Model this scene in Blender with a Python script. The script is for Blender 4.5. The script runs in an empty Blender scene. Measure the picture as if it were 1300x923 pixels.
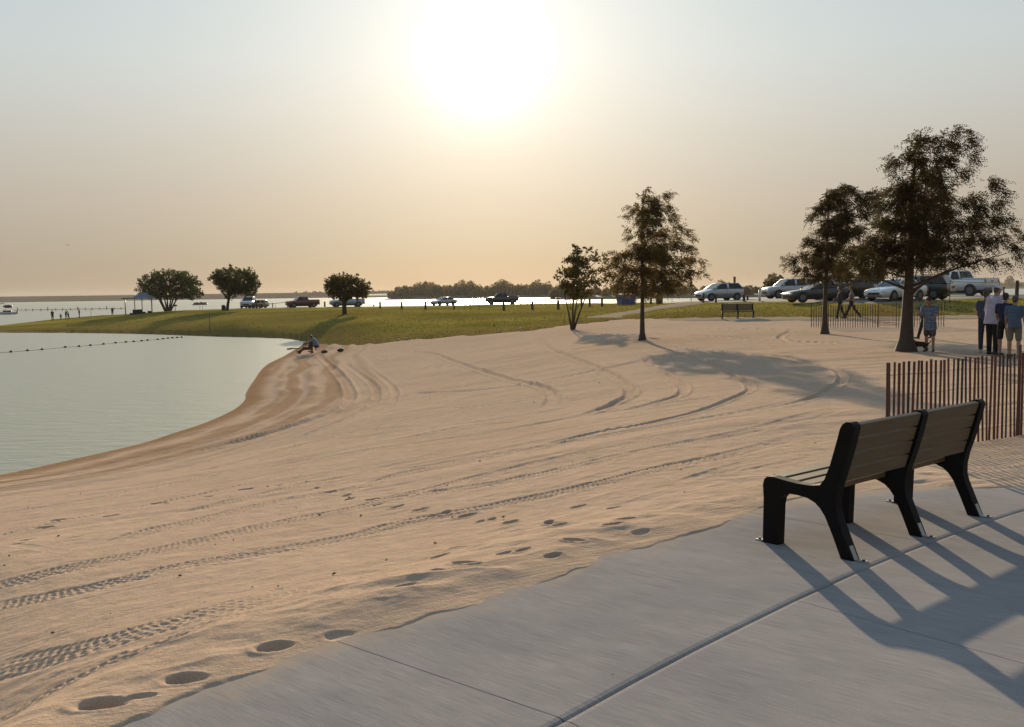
import bpy, bmesh, math, random
import numpy as np
from mathutils import Vector, Matrix, Euler

random.seed(7)
rng = np.random.default_rng(7)
PI = math.pi
scn = bpy.context.scene
COL = scn.collection

# ------------------------------------------------------------------ camera
W0, H0 = 1300.0, 923.0
FPX, HZY, SLOPE, EYE = 1240.0, 372.6, 0.0142, 1.70
ROLL = math.atan(SLOPE)
PITCH = math.atan((461.5 - HZY) * math.cos(ROLL) / FPX)
_c, _s, _cp, _sp = math.cos(ROLL), math.sin(ROLL), math.cos(PITCH), math.sin(PITCH)
CAM_R = Vector((_c, -_s * _sp, -_s * _cp))
CAM_U = Vector((_s, _c * _sp, _c * _cp))
CAM_F = Vector((0, _cp, -_sp))
SUN_EL, SUN_AZ = math.radians(13.3), math.radians(-1.33)      # azimuth from +Y towards +X
SUN_DIR = Vector((math.sin(SUN_AZ) * math.cos(SUN_EL), math.cos(SUN_AZ) * math.cos(SUN_EL), math.sin(SUN_EL)))
WATER = -2.0

cam = bpy.data.cameras.new('camera')
camo = bpy.data.objects.new('camera', cam)
COL.objects.link(camo)
cam.sensor_fit = 'HORIZONTAL'
cam.sensor_width = 36.0
cam.lens = FPX / W0 * 36.0
cam.clip_start = 0.05
cam.clip_end = 12000
M = Matrix.Identity(4)
for i in range(3):
    M[i][0], M[i][1], M[i][2] = CAM_R[i], CAM_U[i], -CAM_F[i]
M[2][3] = EYE
camo.matrix_world = M
scn.camera = camo


def ray(px, py):
    return CAM_R * (px - 650.0) + CAM_U * (461.5 - py) + CAM_F * FPX


def gp(px, py, z=0.0):
    """world point where the sight line of a photo pixel meets height z"""
    d = ray(px, py)
    t = (z - EYE) / d.z
    return Vector((d.x * t, d.y * t, z))


def at_depth(px, py, dist):
    d = ray(px, py)
    t = dist / math.hypot(d.x, d.y)
    return Vector((d.x * t, d.y * t, EYE + d.z * t))


# ------------------------------------------------------------------ object helpers
def tag(o, label=None, cat=None, group=None, kind=None):
    if label: o['label'] = label
    if cat: o['category'] = cat
    if group: o['group'] = group
    if kind: o['kind'] = kind
    return o


def empty(name, loc, rz=0.0, label=None, cat=None, group=None):
    o = bpy.data.objects.new(name, None)
    o.empty_display_size = 0.2
    COL.objects.link(o)
    o.location = loc
    o.rotation_euler = (0, 0, rz)
    return tag(o, label, cat, group)


def link(name, me, mat, parent=None, smooth=True):
    o = bpy.data.objects.new(name, me)
    COL.objects.link(o)
    if mat is not None:
        for m in (mat if isinstance(mat, (list, tuple)) else [mat]):
            me.materials.append(m)
    if parent is not None:
        o.parent = parent
    if smooth and len(me.polygons):
        me.polygons.foreach_set('use_smooth', np.ones(len(me.polygons), dtype=bool))
    return o


def np_mesh(name, verts, faces):
    """verts (n,3) array, faces (m,k) array, all faces with k corners"""
    me = bpy.data.meshes.new(name)
    verts = np.asarray(verts, dtype=np.float32); faces = np.asarray(faces, dtype=np.int32)
    n, (m, k) = len(verts), faces.shape
    me.vertices.add(n); me.vertices.foreach_set('co', verts.ravel())
    me.loops.add(m * k); me.loops.foreach_set('vertex_index', faces.ravel())
    me.polygons.add(m)
    me.polygons.foreach_set('loop_start', np.arange(0, m * k, k, dtype=np.int32))
    me.update(calc_edges=True)
    return me


def bm_obj(name, bm, mat, parent=None, smooth=False, bevel=0.0, seg=2):
    if bevel > 0:
        es = [e for e in bm.edges if len(e.link_faces) == 2 and e.calc_face_angle(0) > 0.5]
        bmesh.ops.bevel(bm, geom=es, offset=bevel, segments=seg, profile=0.5, affect='EDGES', clamp_overlap=True)
    bmesh.ops.recalc_face_normals(bm, faces=bm.faces)
    me = bpy.data.meshes.new(name)
    bm.to_mesh(me); bm.free()
    return link(name, me, mat, parent, smooth)


def add_box(bm, c, s, rz=0.0, rot=None):
    r = bmesh.ops.create_cube(bm, size=1.0)
    m = Matrix.Translation(c) @ (rot.to_4x4() if rot is not None else Matrix.Rotation(rz, 4, 'Z')) @ Matrix.Diagonal((s[0], s[1], s[2], 1))
    bmesh.ops.transform(bm, matrix=m, verts=r['verts'])
    return r['verts']


def add_tube(bm, p0, p1, r0, r1=None, n=8, caps=True):
    p0, p1 = Vector(p0), Vector(p1)
    r1 = r0 if r1 is None else r1
    d = p1 - p0
    L = d.length
    if L < 1e-6: return
    r = bmesh.ops.create_cone(bm, cap_ends=caps, segments=n, radius1=r0, radius2=max(r1, 1e-4), depth=L)
    q = Vector((0, 0, 1)).rotation_difference(d.normalized()).to_matrix().to_4x4()
    bmesh.ops.transform(bm, matrix=Matrix.Translation((p0 + p1) / 2) @ q, verts=r['verts'])
    return r['verts']


def add_ell(bm, c, rad, rot=None, sub=2):
    r = bmesh.ops.create_icosphere(bm, subdivisions=sub, radius=1.0)
    m = Matrix.Translation(c) @ (rot.to_4x4() if rot is not None else Matrix.Identity(4)) @ Matrix.Diagonal((rad[0], rad[1], rad[2], 1))
    bmesh.ops.transform(bm, matrix=m, verts=r['verts'])


def add_capsule(bm, a, b, ra, rb):
    add_tube(bm, a, b, ra, rb, n=10)
    add_ell(bm, a, (ra,) * 3, sub=2); add_ell(bm, b, (rb,) * 3, sub=2)


def add_prism(bm, pts, axis_off, thick):
    """pts: 2-D outline in the local YZ plane (y,z); extruded along x from axis_off to axis_off+thick"""
    a = [bm.verts.new((axis_off, p[0], p[1])) for p in pts]
    b = [bm.verts.new((axis_off + thick, p[0], p[1])) for p in pts]
    n = len(pts)
    bm.faces.new(a); bm.faces.new(list(reversed(b)))
    for i in range(n):
        j = (i + 1) % n
        bm.faces.new((a[i], b[i], b[j], a[j]))


def remeshed(bm, voxel, smooth_it=3):
    """union of overlapping closed shapes as one continuous surface"""
    me = bpy.data.meshes.new('tmp_mesh'); bm.to_mesh(me); bm.free()
    o = bpy.data.objects.new('tmp_body', me); COL.objects.link(o)
    m = o.modifiers.new('r', 'REMESH'); m.mode = 'VOXEL'; m.voxel_size = voxel
    if smooth_it:
        s = o.modifiers.new('s', 'SMOOTH'); s.factor = 0.5; s.iterations = smooth_it
    dg = bpy.context.evaluated_depsgraph_get(); dg.update()
    out = bpy.data.meshes.new_from_object(o.evaluated_get(dg))
    bpy.data.objects.remove(o); bpy.data.meshes.remove(me)
    out.materials.clear()
    return out


def copy_tree(o, parent=None):
    c = o.copy(); COL.objects.link(c)
    if parent is not None: c.parent = parent
    for ch in [x for x in bpy.data.objects if x.parent == o and x is not c]:
        copy_tree(ch, c)
    return c


# ------------------------------------------------------------------ materials
def new_mat(name):
    m = bpy.data.materials.new(name); m.use_nodes = True
    nt = m.node_tree
    b = nt.nodes.get('Principled BSDF')
    return m, nt, b


def N(nt, typ, **kw):
    n = nt.nodes.new(typ)
    for k, v in kw.items():
        if k.startswith('i_'):
            key = k[2:]
            n.inputs[int(key) if key.isdigit() else key.replace('_', ' ')].default_value = v
        else: setattr(n, k, v)
    return n


def simple(name, col, rough=0.6, metal=0.0, var=0.15, scale=8.0, bump=0.0, bscale=60.0, spec=0.5, coat=0.0):
    m, nt, b = new_mat(name)
    tc = N(nt, 'ShaderNodeTexCoord')
    no = N(nt, 'ShaderNodeTexNoise', i_Scale=scale, i_Detail=5.0)
    nt.links.new(tc.outputs['Object'], no.inputs['Vector'])
    mr = N(nt, 'ShaderNodeMapRange'); mr.inputs['To Min'].default_value = 1 - var; mr.inputs['To Max'].default_value = 1 + var
    nt.links.new(no.outputs['Fac'], mr.inputs['Value'])
    mx = N(nt, 'ShaderNodeVectorMath', operation='SCALE'); mx.inputs[0].default_value = col[:3]
    nt.links.new(mr.outputs[0], mx.inputs['Scale'])
    nt.links.new(mx.outputs[0], b.inputs['Base Color'])
    b.inputs['Roughness'].default_value = rough; b.inputs['Metallic'].default_value = metal
    b.inputs['Specular IOR Level'].default_value = spec
    if coat: b.inputs['Coat Weight'].default_value = coat; b.inputs['Coat Roughness'].default_value = 0.05
    if bump:
        n2 = N(nt, 'ShaderNodeTexNoise', i_Scale=bscale, i_Detail=4.0)
        nt.links.new(tc.outputs['Object'], n2.inputs['Vector'])
        bp = N(nt, 'ShaderNodeBump', i_Strength=bump, i_Distance=0.01)
        nt.links.new(n2.outputs['Fac'], bp.inputs['Height']); nt.links.new(bp.outputs[0], b.inputs['Normal'])
    return m


def leaf_mat(name, c1, c2, trans=0.35):
    m, nt, b = new_mat(name)
    nt.nodes.remove(b)
    out = nt.nodes['Material Output']
    geo = N(nt, 'ShaderNodeNewGeometry')
    rmp = N(nt, 'ShaderNodeMix', data_type='RGBA'); rmp.inputs[6].default_value = (*c1, 1); rmp.inputs[7].default_value = (*c2, 1)
    nt.links.new(geo.outputs['Random Per Island'], rmp.inputs[0])
    d = N(nt, 'ShaderNodeBsdfDiffuse'); t = N(nt, 'ShaderNodeBsdfTranslucent'); mx = N(nt, 'ShaderNodeMixShader', i_0=trans)
    nt.links.new(rmp.outputs[2], d.inputs[0]); nt.links.new(rmp.outputs[2], t.inputs[0])
    nt.links.new(d.outputs[0], mx.inputs[1]); nt.links.new(t.outputs[0], mx.inputs[2])
    nt.links.new(mx.outputs[0], out.inputs['Surface'])
    return m


def sand_mat():
    m, nt, b = new_mat('sand')
    tc = N(nt, 'ShaderNodeTexCoord')
    n1 = N(nt, 'ShaderNodeTexNoise', i_Scale=0.35, i_Detail=6.0, i_Roughness=0.6)
    n2 = N(nt, 'ShaderNodeTexNoise', i_Scale=5.0, i_Detail=6.0, i_Roughness=0.7)
    n3 = N(nt, 'ShaderNodeTexNoise', i_Scale=160.0, i_Detail=3.0, i_Roughness=0.7)
    for n in (n1, n2, n3): nt.links.new(tc.outputs['Object'], n.inputs['Vector'])
    a = N(nt, 'ShaderNodeMix', data_type='RGBA'); a.inputs[6].default_value = (0.385, 0.273, 0.198, 1); a.inputs[7].default_value = (0.472, 0.346, 0.258, 1)
    nt.links.new(n1.outputs['Fac'], a.inputs[0])
    v = N(nt, 'ShaderNodeMapRange', i_1=0.25, i_2=0.75, i_3=0.86, i_4=1.12)
    nt.links.new(n2.outputs['Fac'], v.inputs[0])
    v3 = N(nt, 'ShaderNodeMapRange', i_1=0.3, i_2=0.7, i_3=0.84, i_4=1.14)
    nt.links.new(n3.outputs['Fac'], v3.inputs[0])
    mm = N(nt, 'ShaderNodeMath', operation='MULTIPLY'); nt.links.new(v.outputs[0], mm.inputs[0]); nt.links.new(v3.outputs[0], mm.inputs[1])
    # specks of debris
    vo = N(nt, 'ShaderNodeTexVoronoi', i_Scale=3.2); nt.links.new(tc.outputs['Object'], vo.inputs['Vector'])
    sp = N(nt, 'ShaderNodeMapRange', i_1=0.028, i_2=0.045, i_3=0.35, i_4=1.0); nt.links.new(vo.outputs['Distance'], sp.inputs[0])
    m3 = N(nt, 'ShaderNodeMath', operation='MULTIPLY'); nt.links.new(mm.outputs[0], m3.inputs[0]); nt.links.new(sp.outputs[0], m3.inputs[1])
    sc = N(nt, 'ShaderNodeVectorMath', operation='SCALE')
    nt.links.new(a.outputs[2], sc.inputs[0]); nt.links.new(m3.outputs[0], sc.inputs['Scale'])
    at = N(nt, 'ShaderNodeAttribute', attribute_name='wet')
    wet = N(nt, 'ShaderNodeMix', data_type='RGBA', blend_type='MULTIPLY'); wet.inputs[7].default_value = (0.62, 0.52, 0.40, 1)
    nt.links.new(at.outputs['Fac'], wet.inputs[0]); nt.links.new(sc.outputs[0], wet.inputs[6])
    am = N(nt, 'ShaderNodeAttribute', attribute_name='mud')
    mud = N(nt, 'ShaderNodeMix', data_type='RGBA'); mud.inputs[7].default_value = (0.075, 0.058, 0.034, 1)
    mdn = N(nt, 'ShaderNodeMapRange', i_1=0.35, i_2=0.6, i_3=0.55, i_4=1.0); nt.links.new(n2.outputs['Fac'], mdn.inputs[0])
    mdm = N(nt, 'ShaderNodeMath', operation='MULTIPLY'); nt.links.new(mdn.outputs[0], mdm.inputs[0]); nt.links.new(am.outputs['Fac'], mdm.inputs[1])
    nt.links.new(mdm.outputs[0], mud.inputs[0]); nt.links.new(wet.outputs[2], mud.inputs[6])
    nt.links.new(mud.outputs[2], b.inputs['Base Color'])
    b.inputs['Roughness'].default_value = 0.95
    b.inputs['Specular IOR Level'].default_value = 0.0
    nb = N(nt, 'ShaderNodeTexNoise', i_Scale=28.0, i_Detail=5.0, i_Roughness=0.65)
    nt.links.new(tc.outputs['Object'], nb.inputs['Vector'])
    ad = N(nt, 'ShaderNodeMath', operation='MULTIPLY_ADD', i_1=0.35); nt.links.new(n3.outputs['Fac'], ad.inputs[0]); nt.links.new(nb.outputs['Fac'], ad.inputs[2])
    bp = N(nt, 'ShaderNodeBump', i_Strength=0.6, i_Distance=0.02)
    nt.links.new(ad.outputs[0], bp.inputs['Height'])
    # rake and grader streaks, sweeping in slow curves over the beach
    wv = N(nt, 'ShaderNodeTexNoise', i_Scale=0.07, i_Detail=2.0); nt.links.new(tc.outputs['Object'], wv.inputs['Vector'])
    wvs = N(nt, 'ShaderNodeVectorMath', operation='SCALE'); wvs.inputs['Scale'].default_value = 7.0; nt.links.new(wv.outputs['Color'], wvs.inputs[0])
    wad = N(nt, 'ShaderNodeVectorMath', operation='ADD'); nt.links.new(tc.outputs['Object'], wad.inputs[0]); nt.links.new(wvs.outputs[0], wad.inputs[1])
    wr = N(nt, 'ShaderNodeVectorRotate', rotation_type='Z_AXIS'); wr.inputs['Angle'].default_value = -0.42; nt.links.new(wad.outputs[0], wr.inputs['Vector'])
    wm = N(nt, 'ShaderNodeMapping'); wm.inputs['Scale'].default_value = (0.22, 2.6, 1); nt.links.new(wr.outputs[0], wm.inputs['Vector'])
    ws = N(nt, 'ShaderNodeTexNoise', i_Scale=1.0, i_Detail=6.0, i_Roughness=0.68); nt.links.new(wm.outputs[0], ws.inputs['Vector'])
    wk = N(nt, 'ShaderNodeTexNoise', i_Scale=0.16, i_Detail=3.0); nt.links.new(tc.outputs['Object'], wk.inputs['Vector'])
    wkm = N(nt, 'ShaderNodeMapRange', i_1=0.42, i_2=0.62, i_3=0.4, i_4=1.0); nt.links.new(wk.outputs['Fac'], wkm.inputs[0])
    wmul = N(nt, 'ShaderNodeMath', operation='MULTIPLY'); nt.links.new(ws.outputs['Fac'], wmul.inputs[0]); nt.links.new(wkm.outputs[0], wmul.inputs[1])
    bp2 = N(nt, 'ShaderNodeBump', i_Strength=0.85, i_Distance=0.058)
    nt.links.new(wmul.outputs[0], bp2.inputs['Height']); nt.links.new(bp.outputs[0], bp2.inputs['Normal']); nt.links.new(bp2.outputs[0], b.inputs['Normal'])
    return m


def lawn_mat():
    m, nt, b = new_mat('lawn_grass')
    tc = N(nt, 'ShaderNodeTexCoord')
    n1 = N(nt, 'ShaderNodeTexNoise', i_Scale=0.06, i_Detail=6.0, i_Roughness=0.6)
    n2 = N(nt, 'ShaderNodeTexNoise', i_Scale=1.1, i_Detail=8.0, i_Roughness=0.75)
    n3 = N(nt, 'ShaderNodeTexNoise', i_Scale=9.0, i_Detail=4.0, i_Roughness=0.8)
    for n in (n1, n2, n3): nt.links.new(tc.outputs['Object'], n.inputs['Vector'])
    r = N(nt, 'ShaderNodeValToRGB')
    r.color_ramp.elements[0].position = 0.44; r.color_ramp.elements[0].color = (0.102, 0.095, 0.020, 1)
    r.color_ramp.elements[1].position = 0.72; r.color_ramp.elements[1].color = (0.260, 0.205, 0.050, 1)
    mixf = N(nt, 'ShaderNodeMath', operation='MULTIPLY_ADD', i_1=0.45); nt.links.new(n2.outputs['Fac'], mixf.inputs[0])
    hf = N(nt, 'ShaderNodeMath', operation='MULTIPLY', i_1=0.75); nt.links.new(n1.outputs['Fac'], hf.inputs[0]); nt.links.new(hf.outputs[0], mixf.inputs[2])
    nt.links.new(mixf.outputs[0], r.inputs[0])
    at = N(nt, 'ShaderNodeAttribute', attribute_name='dry')
    dm = N(nt, 'ShaderNodeMix', data_type='RGBA'); dm.inputs[7].default_value = (0.16, 0.105, 0.042, 1)
    dn = N(nt, 'ShaderNodeMapRange', i_1=0.35, i_2=0.6, i_3=0.25, i_4=1.0); nt.links.new(n2.outputs['Fac'], dn.inputs[0])
    df = N(nt, 'ShaderNodeMath', operation='MULTIPLY'); nt.links.new(dn.outputs[0], df.inputs[0]); nt.links.new(at.outputs['Fac'], df.inputs[1])
    nt.links.new(df.outputs[0], dm.inputs[0]); nt.links.new(r.outputs[0], dm.inputs[6])
    v3 = N(nt, 'ShaderNodeMapRange', i_1=0.25, i_2=0.75, i_3=0.7, i_4=1.25); nt.links.new(n3.outputs['Fac'], v3.inputs[0])
    sc = N(nt, 'ShaderNodeVectorMath', operation='SCALE'); nt.links.new(dm.outputs[2], sc.inputs[0]); nt.links.new(v3.outputs[0], sc.inputs['Scale'])
    nt.links.new(sc.outputs[0], b.inputs['Base Color'])
    b.inputs['Roughness'].default_value = 1.0; b.inputs['Specular IOR Level'].default_value = 0.0
    bp = N(nt, 'ShaderNodeBump', i_Strength=0.5, i_Distance=0.05)
    nt.links.new(n3.outputs['Fac'], bp.inputs['Height']); nt.links.new(bp.outputs[0], b.inputs['Normal'])
    return m


def concrete_mat(ang):
    m, nt, b = new_mat('broomed_concrete')
    tc = N(nt, 'ShaderNodeTexCoord')
    vrot = N(nt, 'ShaderNodeVectorRotate', rotation_type='Z_AXIS'); vrot.inputs['Angle'].default_value = -ang
    nt.links.new(tc.outputs['Object'], vrot.inputs['Vector'])
    mp = N(nt, 'ShaderNodeMapping'); mp.inputs['Scale'].default_value = (2.2, 85, 1)
    nt.links.new(vrot.outputs[0], mp.inputs['Vector'])
    br = N(nt, 'ShaderNodeTexNoise', i_Scale=2.2, i_Detail=5.0, i_Roughness=0.7); nt.links.new(mp.outputs[0], br.inputs['Vector'])
    mp2 = N(nt, 'ShaderNodeMapping'); mp2.inputs['Scale'].default_value = (1.0, 7, 1)
    nt.links.new(vrot.outputs[0], mp2.inputs['Vector'])
    b2 = N(nt, 'ShaderNodeTexNoise', i_Scale=1.3, i_Detail=7.0, i_Roughness=0.65); nt.links.new(mp2.outputs[0], b2.inputs['Vector'])
    n1 = N(nt, 'ShaderNodeTexNoise', i_Scale=0.9, i_Detail=7.0, i_Roughness=0.6); nt.links.new(tc.outputs['Object'], n1.inputs['Vector'])
    n3 = N(nt, 'ShaderNodeTexNoise', i_Scale=220.0, i_Detail=2.0); nt.links.new(tc.outputs['Object'], n3.inputs['Vector'])
    a = N(nt, 'ShaderNodeMix', data_type='RGBA'); a.inputs[6].default_value = (0.212, 0.196, 0.195, 1); a.inputs[7].default_value = (0.282, 0.256, 0.248, 1)
    f = N(nt, 'ShaderNodeMapRange', i_1=0.3, i_2=0.7); nt.links.new(n1.outputs['Fac'], f.inputs[0]); nt.links.new(f.outputs[0], a.inputs[0])
    v = N(nt, 'ShaderNodeMapRange', i_1=0.3, i_2=0.7, i_3=0.72, i_4=1.28); nt.links.new(br.outputs['Fac'], v.inputs[0])
    v2 = N(nt, 'ShaderNodeMapRange', i_1=0.3, i_2=0.7, i_3=0.93, i_4=1.07); nt.links.new(b2.outputs['Fac'], v2.inputs[0])
    v3 = N(nt, 'ShaderNodeMapRange', i_1=0.3, i_2=0.7, i_3=0.8, i_4=1.2); nt.links.new(n3.outputs['Fac'], v3.inputs[0])
    m1 = N(nt, 'ShaderNodeMath', operation='MULTIPLY'); nt.links.new(v.outputs[0], m1.inputs[0]); nt.links.new(v2.outputs[0], m1.inputs[1])
    m2 = N(nt, 'ShaderNodeMath', operation='MULTIPLY'); nt.links.new(m1.outputs[0], m2.inputs[0]); nt.links.new(v3.outputs[0], m2.inputs[1])
    # dark spots of dropped gum and grit
    vo = N(nt, 'ShaderNodeTexVoronoi', i_Scale=2.6); nt.links.new(tc.outputs['Object'], vo.inputs['Vector'])
    sp = N(nt, 'ShaderNodeMapRange', i_1=0.02, i_2=0.03, i_3=0.55, i_4=1.0); nt.links.new(vo.outputs['Distance'], sp.inputs[0])
    m3 = N(nt, 'ShaderNodeMath', operation='MULTIPLY'); nt.links.new(m2.outputs[0], m3.inputs[0]); nt.links.new(sp.outputs[0], m3.inputs[1])
    sc = N(nt, 'ShaderNodeVectorMath', operation='SCALE'); nt.links.new(a.outputs[2], sc.inputs[0]); nt.links.new(m3.outputs[0], sc.inputs['Scale'])
    du = N(nt, 'ShaderNodeAttribute', attribute_name='dust')
    dn = N(nt, 'ShaderNodeTexNoise', i_Scale=2.4, i_Detail=8.0, i_Roughness=0.7); nt.links.new(tc.outputs['Object'], dn.inputs['Vector'])
    da = N(nt, 'ShaderNodeMath', operation='MULTIPLY_ADD', i_1=0.9); nt.links.new(dn.outputs['Fac'], da.inputs[0]); nt.links.new(du.outputs['Fac'], da.inputs[2])
    dm_ = N(nt, 'ShaderNodeMapRange', i_1=1.28, i_2=1.62, i_3=0.0, i_4=0.9); nt.links.new(da.outputs[0], dm_.inputs[0])
    dx = N(nt, 'ShaderNodeMix', data_type='RGBA'); dx.inputs[7].default_value = (0.40, 0.30, 0.215, 1); nt.links.new(dm_.outputs[0], dx.inputs[0]); nt.links.new(sc.outputs[0], dx.inputs[6])
    nt.links.new(dx.outputs[2], b.inputs['Base Color'])
    b.inputs['Roughness'].default_value = 0.9; b.inputs['Specular IOR Level'].default_value = 0.0
    bp = N(nt, 'ShaderNodeBump', i_Strength=0.15, i_Distance=0.004)
    nt.links.new(br.outputs['Fac'], bp.inputs['Height']); nt.links.new(bp.outputs[0], b.inputs['Normal'])
    return m


def water_mat():
    m, nt, b = new_mat('lake_water')
    tc = N(nt, 'ShaderNodeTexCoord')
    mp = N(nt, 'ShaderNodeMapping'); mp.inputs['Rotation'].default_value = (0, 0, 0.35); mp.inputs['Scale'].default_value = (0.55, 1.5, 1)
    nt.links.new(tc.outputs['Object'], mp.inputs['Vector'])
    n1 = N(nt, 'ShaderNodeTexNoise', i_Scale=1.6, i_Detail=4.0, i_Roughness=0.6, i_Distortion=0.4)
    n2 = N(nt, 'ShaderNodeTexNoise', i_Scale=7.0, i_Detail=3.0, i_Roughness=0.6)
    nt.links.new(mp.outputs[0], n1.inputs['Vector']); nt.links.new(mp.outputs[0], n2.inputs['Vector'])
    ad = N(nt, 'ShaderNodeMath', operation='MULTIPLY_ADD', i_1=0.22); nt.links.new(n2.outputs['Fac'], ad.inputs[0]); nt.links.new(n1.outputs['Fac'], ad.inputs[2])
    bp = N(nt, 'ShaderNodeBump', i_Strength=0.9, i_Distance=0.06)
    nt.links.new(ad.outputs[0], bp.inputs['Height']); nt.links.new(bp.outputs[0], b.inputs['Normal'])
    b.inputs['Base Color'].default_value = (0.25, 0.25, 0.185, 1)
    b.inputs['Roughness'].default_value = 0.32; b.inputs['IOR'].default_value = 1.33
    return m


def wood_mat(name, c1, c2, scale=(3, 40, 40)):
    m, nt, b = new_mat(name)
    tc = N(nt, 'ShaderNodeTexCoord')
    mp = N(nt, 'ShaderNodeMapping'); mp.inputs['Scale'].default_value = scale
    nt.links.new(tc.outputs['Object'], mp.inputs['Vector'])
    n = N(nt, 'ShaderNodeTexNoise', i_Scale=1.0, i_Detail=6.0, i_Roughness=0.65); nt.links.new(mp.outputs[0], n.inputs['Vector'])
    a = N(nt, 'ShaderNodeMix', data_type='RGBA'); a.inputs[6].default_value = (*c1, 1); a.inputs[7].default_value = (*c2, 1)
    f = N(nt, 'ShaderNodeMapRange', i_1=0.3, i_2=0.7); nt.links.new(n.outputs['Fac'], f.inputs[0]); nt.links.new(f.outputs[0], a.inputs[0])
    nt.links.new(a.outputs[2], b.inputs['Base Color'])
    b.inputs['Roughness'].default_value = 0.6
    bp = N(nt, 'ShaderNodeBump', i_Strength=0.2, i_Distance=0.003)
    nt.links.new(n.outputs['Fac'], bp.inputs['Height']); nt.links.new(bp.outputs[0], b.inputs['Normal'])
    return m


SAND, LAWN, WATERM = sand_mat(), lawn_mat(), water_mat()
BARK = simple('bark', (0.055, 0.040, 0.028), 0.9, var=0.45, scale=14, bump=0.8, bscale=30)
BLACK_PAINT = simple('black_iron', (0.006, 0.006, 0.0065), 0.6, var=0.2, bump=0.15, bscale=200, spec=0.12)
BOARD = wood_mat('bench_board', (0.105, 0.066, 0.029), (0.145, 0.097, 0.047))
STEEL = simple('galvanised_steel', (0.35, 0.35, 0.35), 0.5, 0.7)
BOLT = simple('dark_bolt', (0.05, 0.045, 0.04), 0.5, 0.5)
SLAT = simple('red_fence_slat', (0.105, 0.034, 0.022), 0.8, var=0.5, scale=5, bump=0.3)
SLAT_GREY = simple('weathered_fence_slat', (0.045, 0.030, 0.024), 0.85, var=0.4, scale=4)
WIRE = simple('fence_wire', (0.10, 0.09, 0.085), 0.5, 0.6)
POSTM = simple('post_wood', (0.075, 0.052, 0.038), 0.9, var=0.4, scale=6, bump=0.4)
GREYMETAL = simple('grey_metal', (0.22, 0.23, 0.24), 0.45, 0.4)
ASPH = simple('lot_asphalt', (0.16, 0.145, 0.13), 0.95, var=0.25, scale=2.0, bump=0.3, bscale=80, spec=0.05)
PATHM = simple('path_concrete', (0.30, 0.235, 0.17), 0.95, var=0.15, scale=1.0, bump=0.2, bscale=80, spec=0.0)
RUBBER = simple('tyre_rubber', (0.018, 0.018, 0.019), 0.85)
RIM = simple('wheel_alloy', (0.16, 0.16, 0.165), 0.45, 0.6)
GLASS = simple('tinted_car_glass', (0.010, 0.012, 0.014), 0.06, spec=0.45)
TRIM = simple('black_plastic', (0.02, 0.02, 0.021), 0.6)
LAMP = simple('headlight_glass', (0.6, 0.6, 0.6), 0.12, 0.3, coat=1.0)
TAIL = simple('tail_light_red', (0.32, 0.015, 0.012), 0.2, coat=1.0)
PLATE = simple('plate_white', (0.6, 0.6, 0.58), 0.5)

# ------------------------------------------------------------------ terrain
CTRL = [
    # sand
    (141, 923, 0), (431, 813, 0), (742, 711, 0), (1015, 632, 0), (1300, 618, 0), (1450, 612, 0),
    (0, 700, -.75), (0, 640, -1.4), (-150, 700, -1.3), (300, 640, -.8), (300, 580, -1.4), (600, 640, -.33), (600, 560, -.7), (600, 480, -1.0),
    (600, 440, -1.05), (450, 480, -1.6), (450, 540, -1.2), (850, 600, -.12), (815, 432, -.15), (727, 418, -.35), (650, 421, -.7),
    (560, 428, -1.05), (450, 437, -1.6), (385, 436, -1.97), (1000, 500, -.1), (1128, 577, -.1), (1244, 558, -.1), (1297, 551, -.1),
    (1150, 446, -.1), (1047, 424, -.1), (1270, 450, -.1), (937, 406, 0), (1030, 415.5, -.02), (1198, 414, 0), (1066, 405.5, .05), (1250, 402, .05),
    (1400, 560, -.1), (1450, 450, -.1), (1450, 400, .1), (870, 405, -.05),
    # lagoon shore
    (0, 603, -1.97), (114, 578, -1.97), (221, 549.5, -1.97), (298, 519, -1.97), (322, 483, -1.97), (360, 452, -1.97),
    # bank and lot
    (912, 385, .7), (1000, 384, .75), (1070, 387, .7), (1150, 385.5, .7), (1245, 379.5, .8), (1350, 378, .85), (1000, 395, .3), (1150, 395, .3), (1245, 392, .35),
    (735, 404.5, -.3), (815, 398, -.05), (854, 386, .55), (1000, 380, .68), (1225, 377.5, .85), (1350, 375, .85), (800, 387.5, .2),
    # lawn
    (639, 394.6, -.3), (708, 393.5, -.25), (540, 393, -.3), (482, 392, -.3), (638, 385.5, -.15), (565, 387, -.2), (385, 391, -.2), (320, 391.5, -.2),
    (213, 395.5, -.25), (288, 395, -.2), (437, 399.6, -.2), (437, 410, -.5), (437, 420, -.95), (600, 405, -.45), (600, 415, -.65), (520, 410, -.6), (213, 410, -1.05), (300, 410, -.85), (700, 405, -.4),
    (0, 411, -1.85), (0, 416, -1.75), (0, 421.5, -1.95), (86, 406, -1.6), (173, 423.5, -1.95), (263, 427, -1.95), (346, 429.4, -1.95),
    (-150, 414, -1.9), (-150, 423, -1.97), (700, 386, -.05), (760, 384.5, .1), (150, 400.5, -.8),
]
TH_SCALE = 2.6


def pol(x, y):
    return np.arctan2(x, y), np.hypot(x, y)


def feat(x, y):
    th, d = pol(x, y)
    th = np.clip(th, -0.62, 0.62)
    return np.stack([th * TH_SCALE, np.log(np.clip(d, 2.5, 230.0))], -1)


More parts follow.
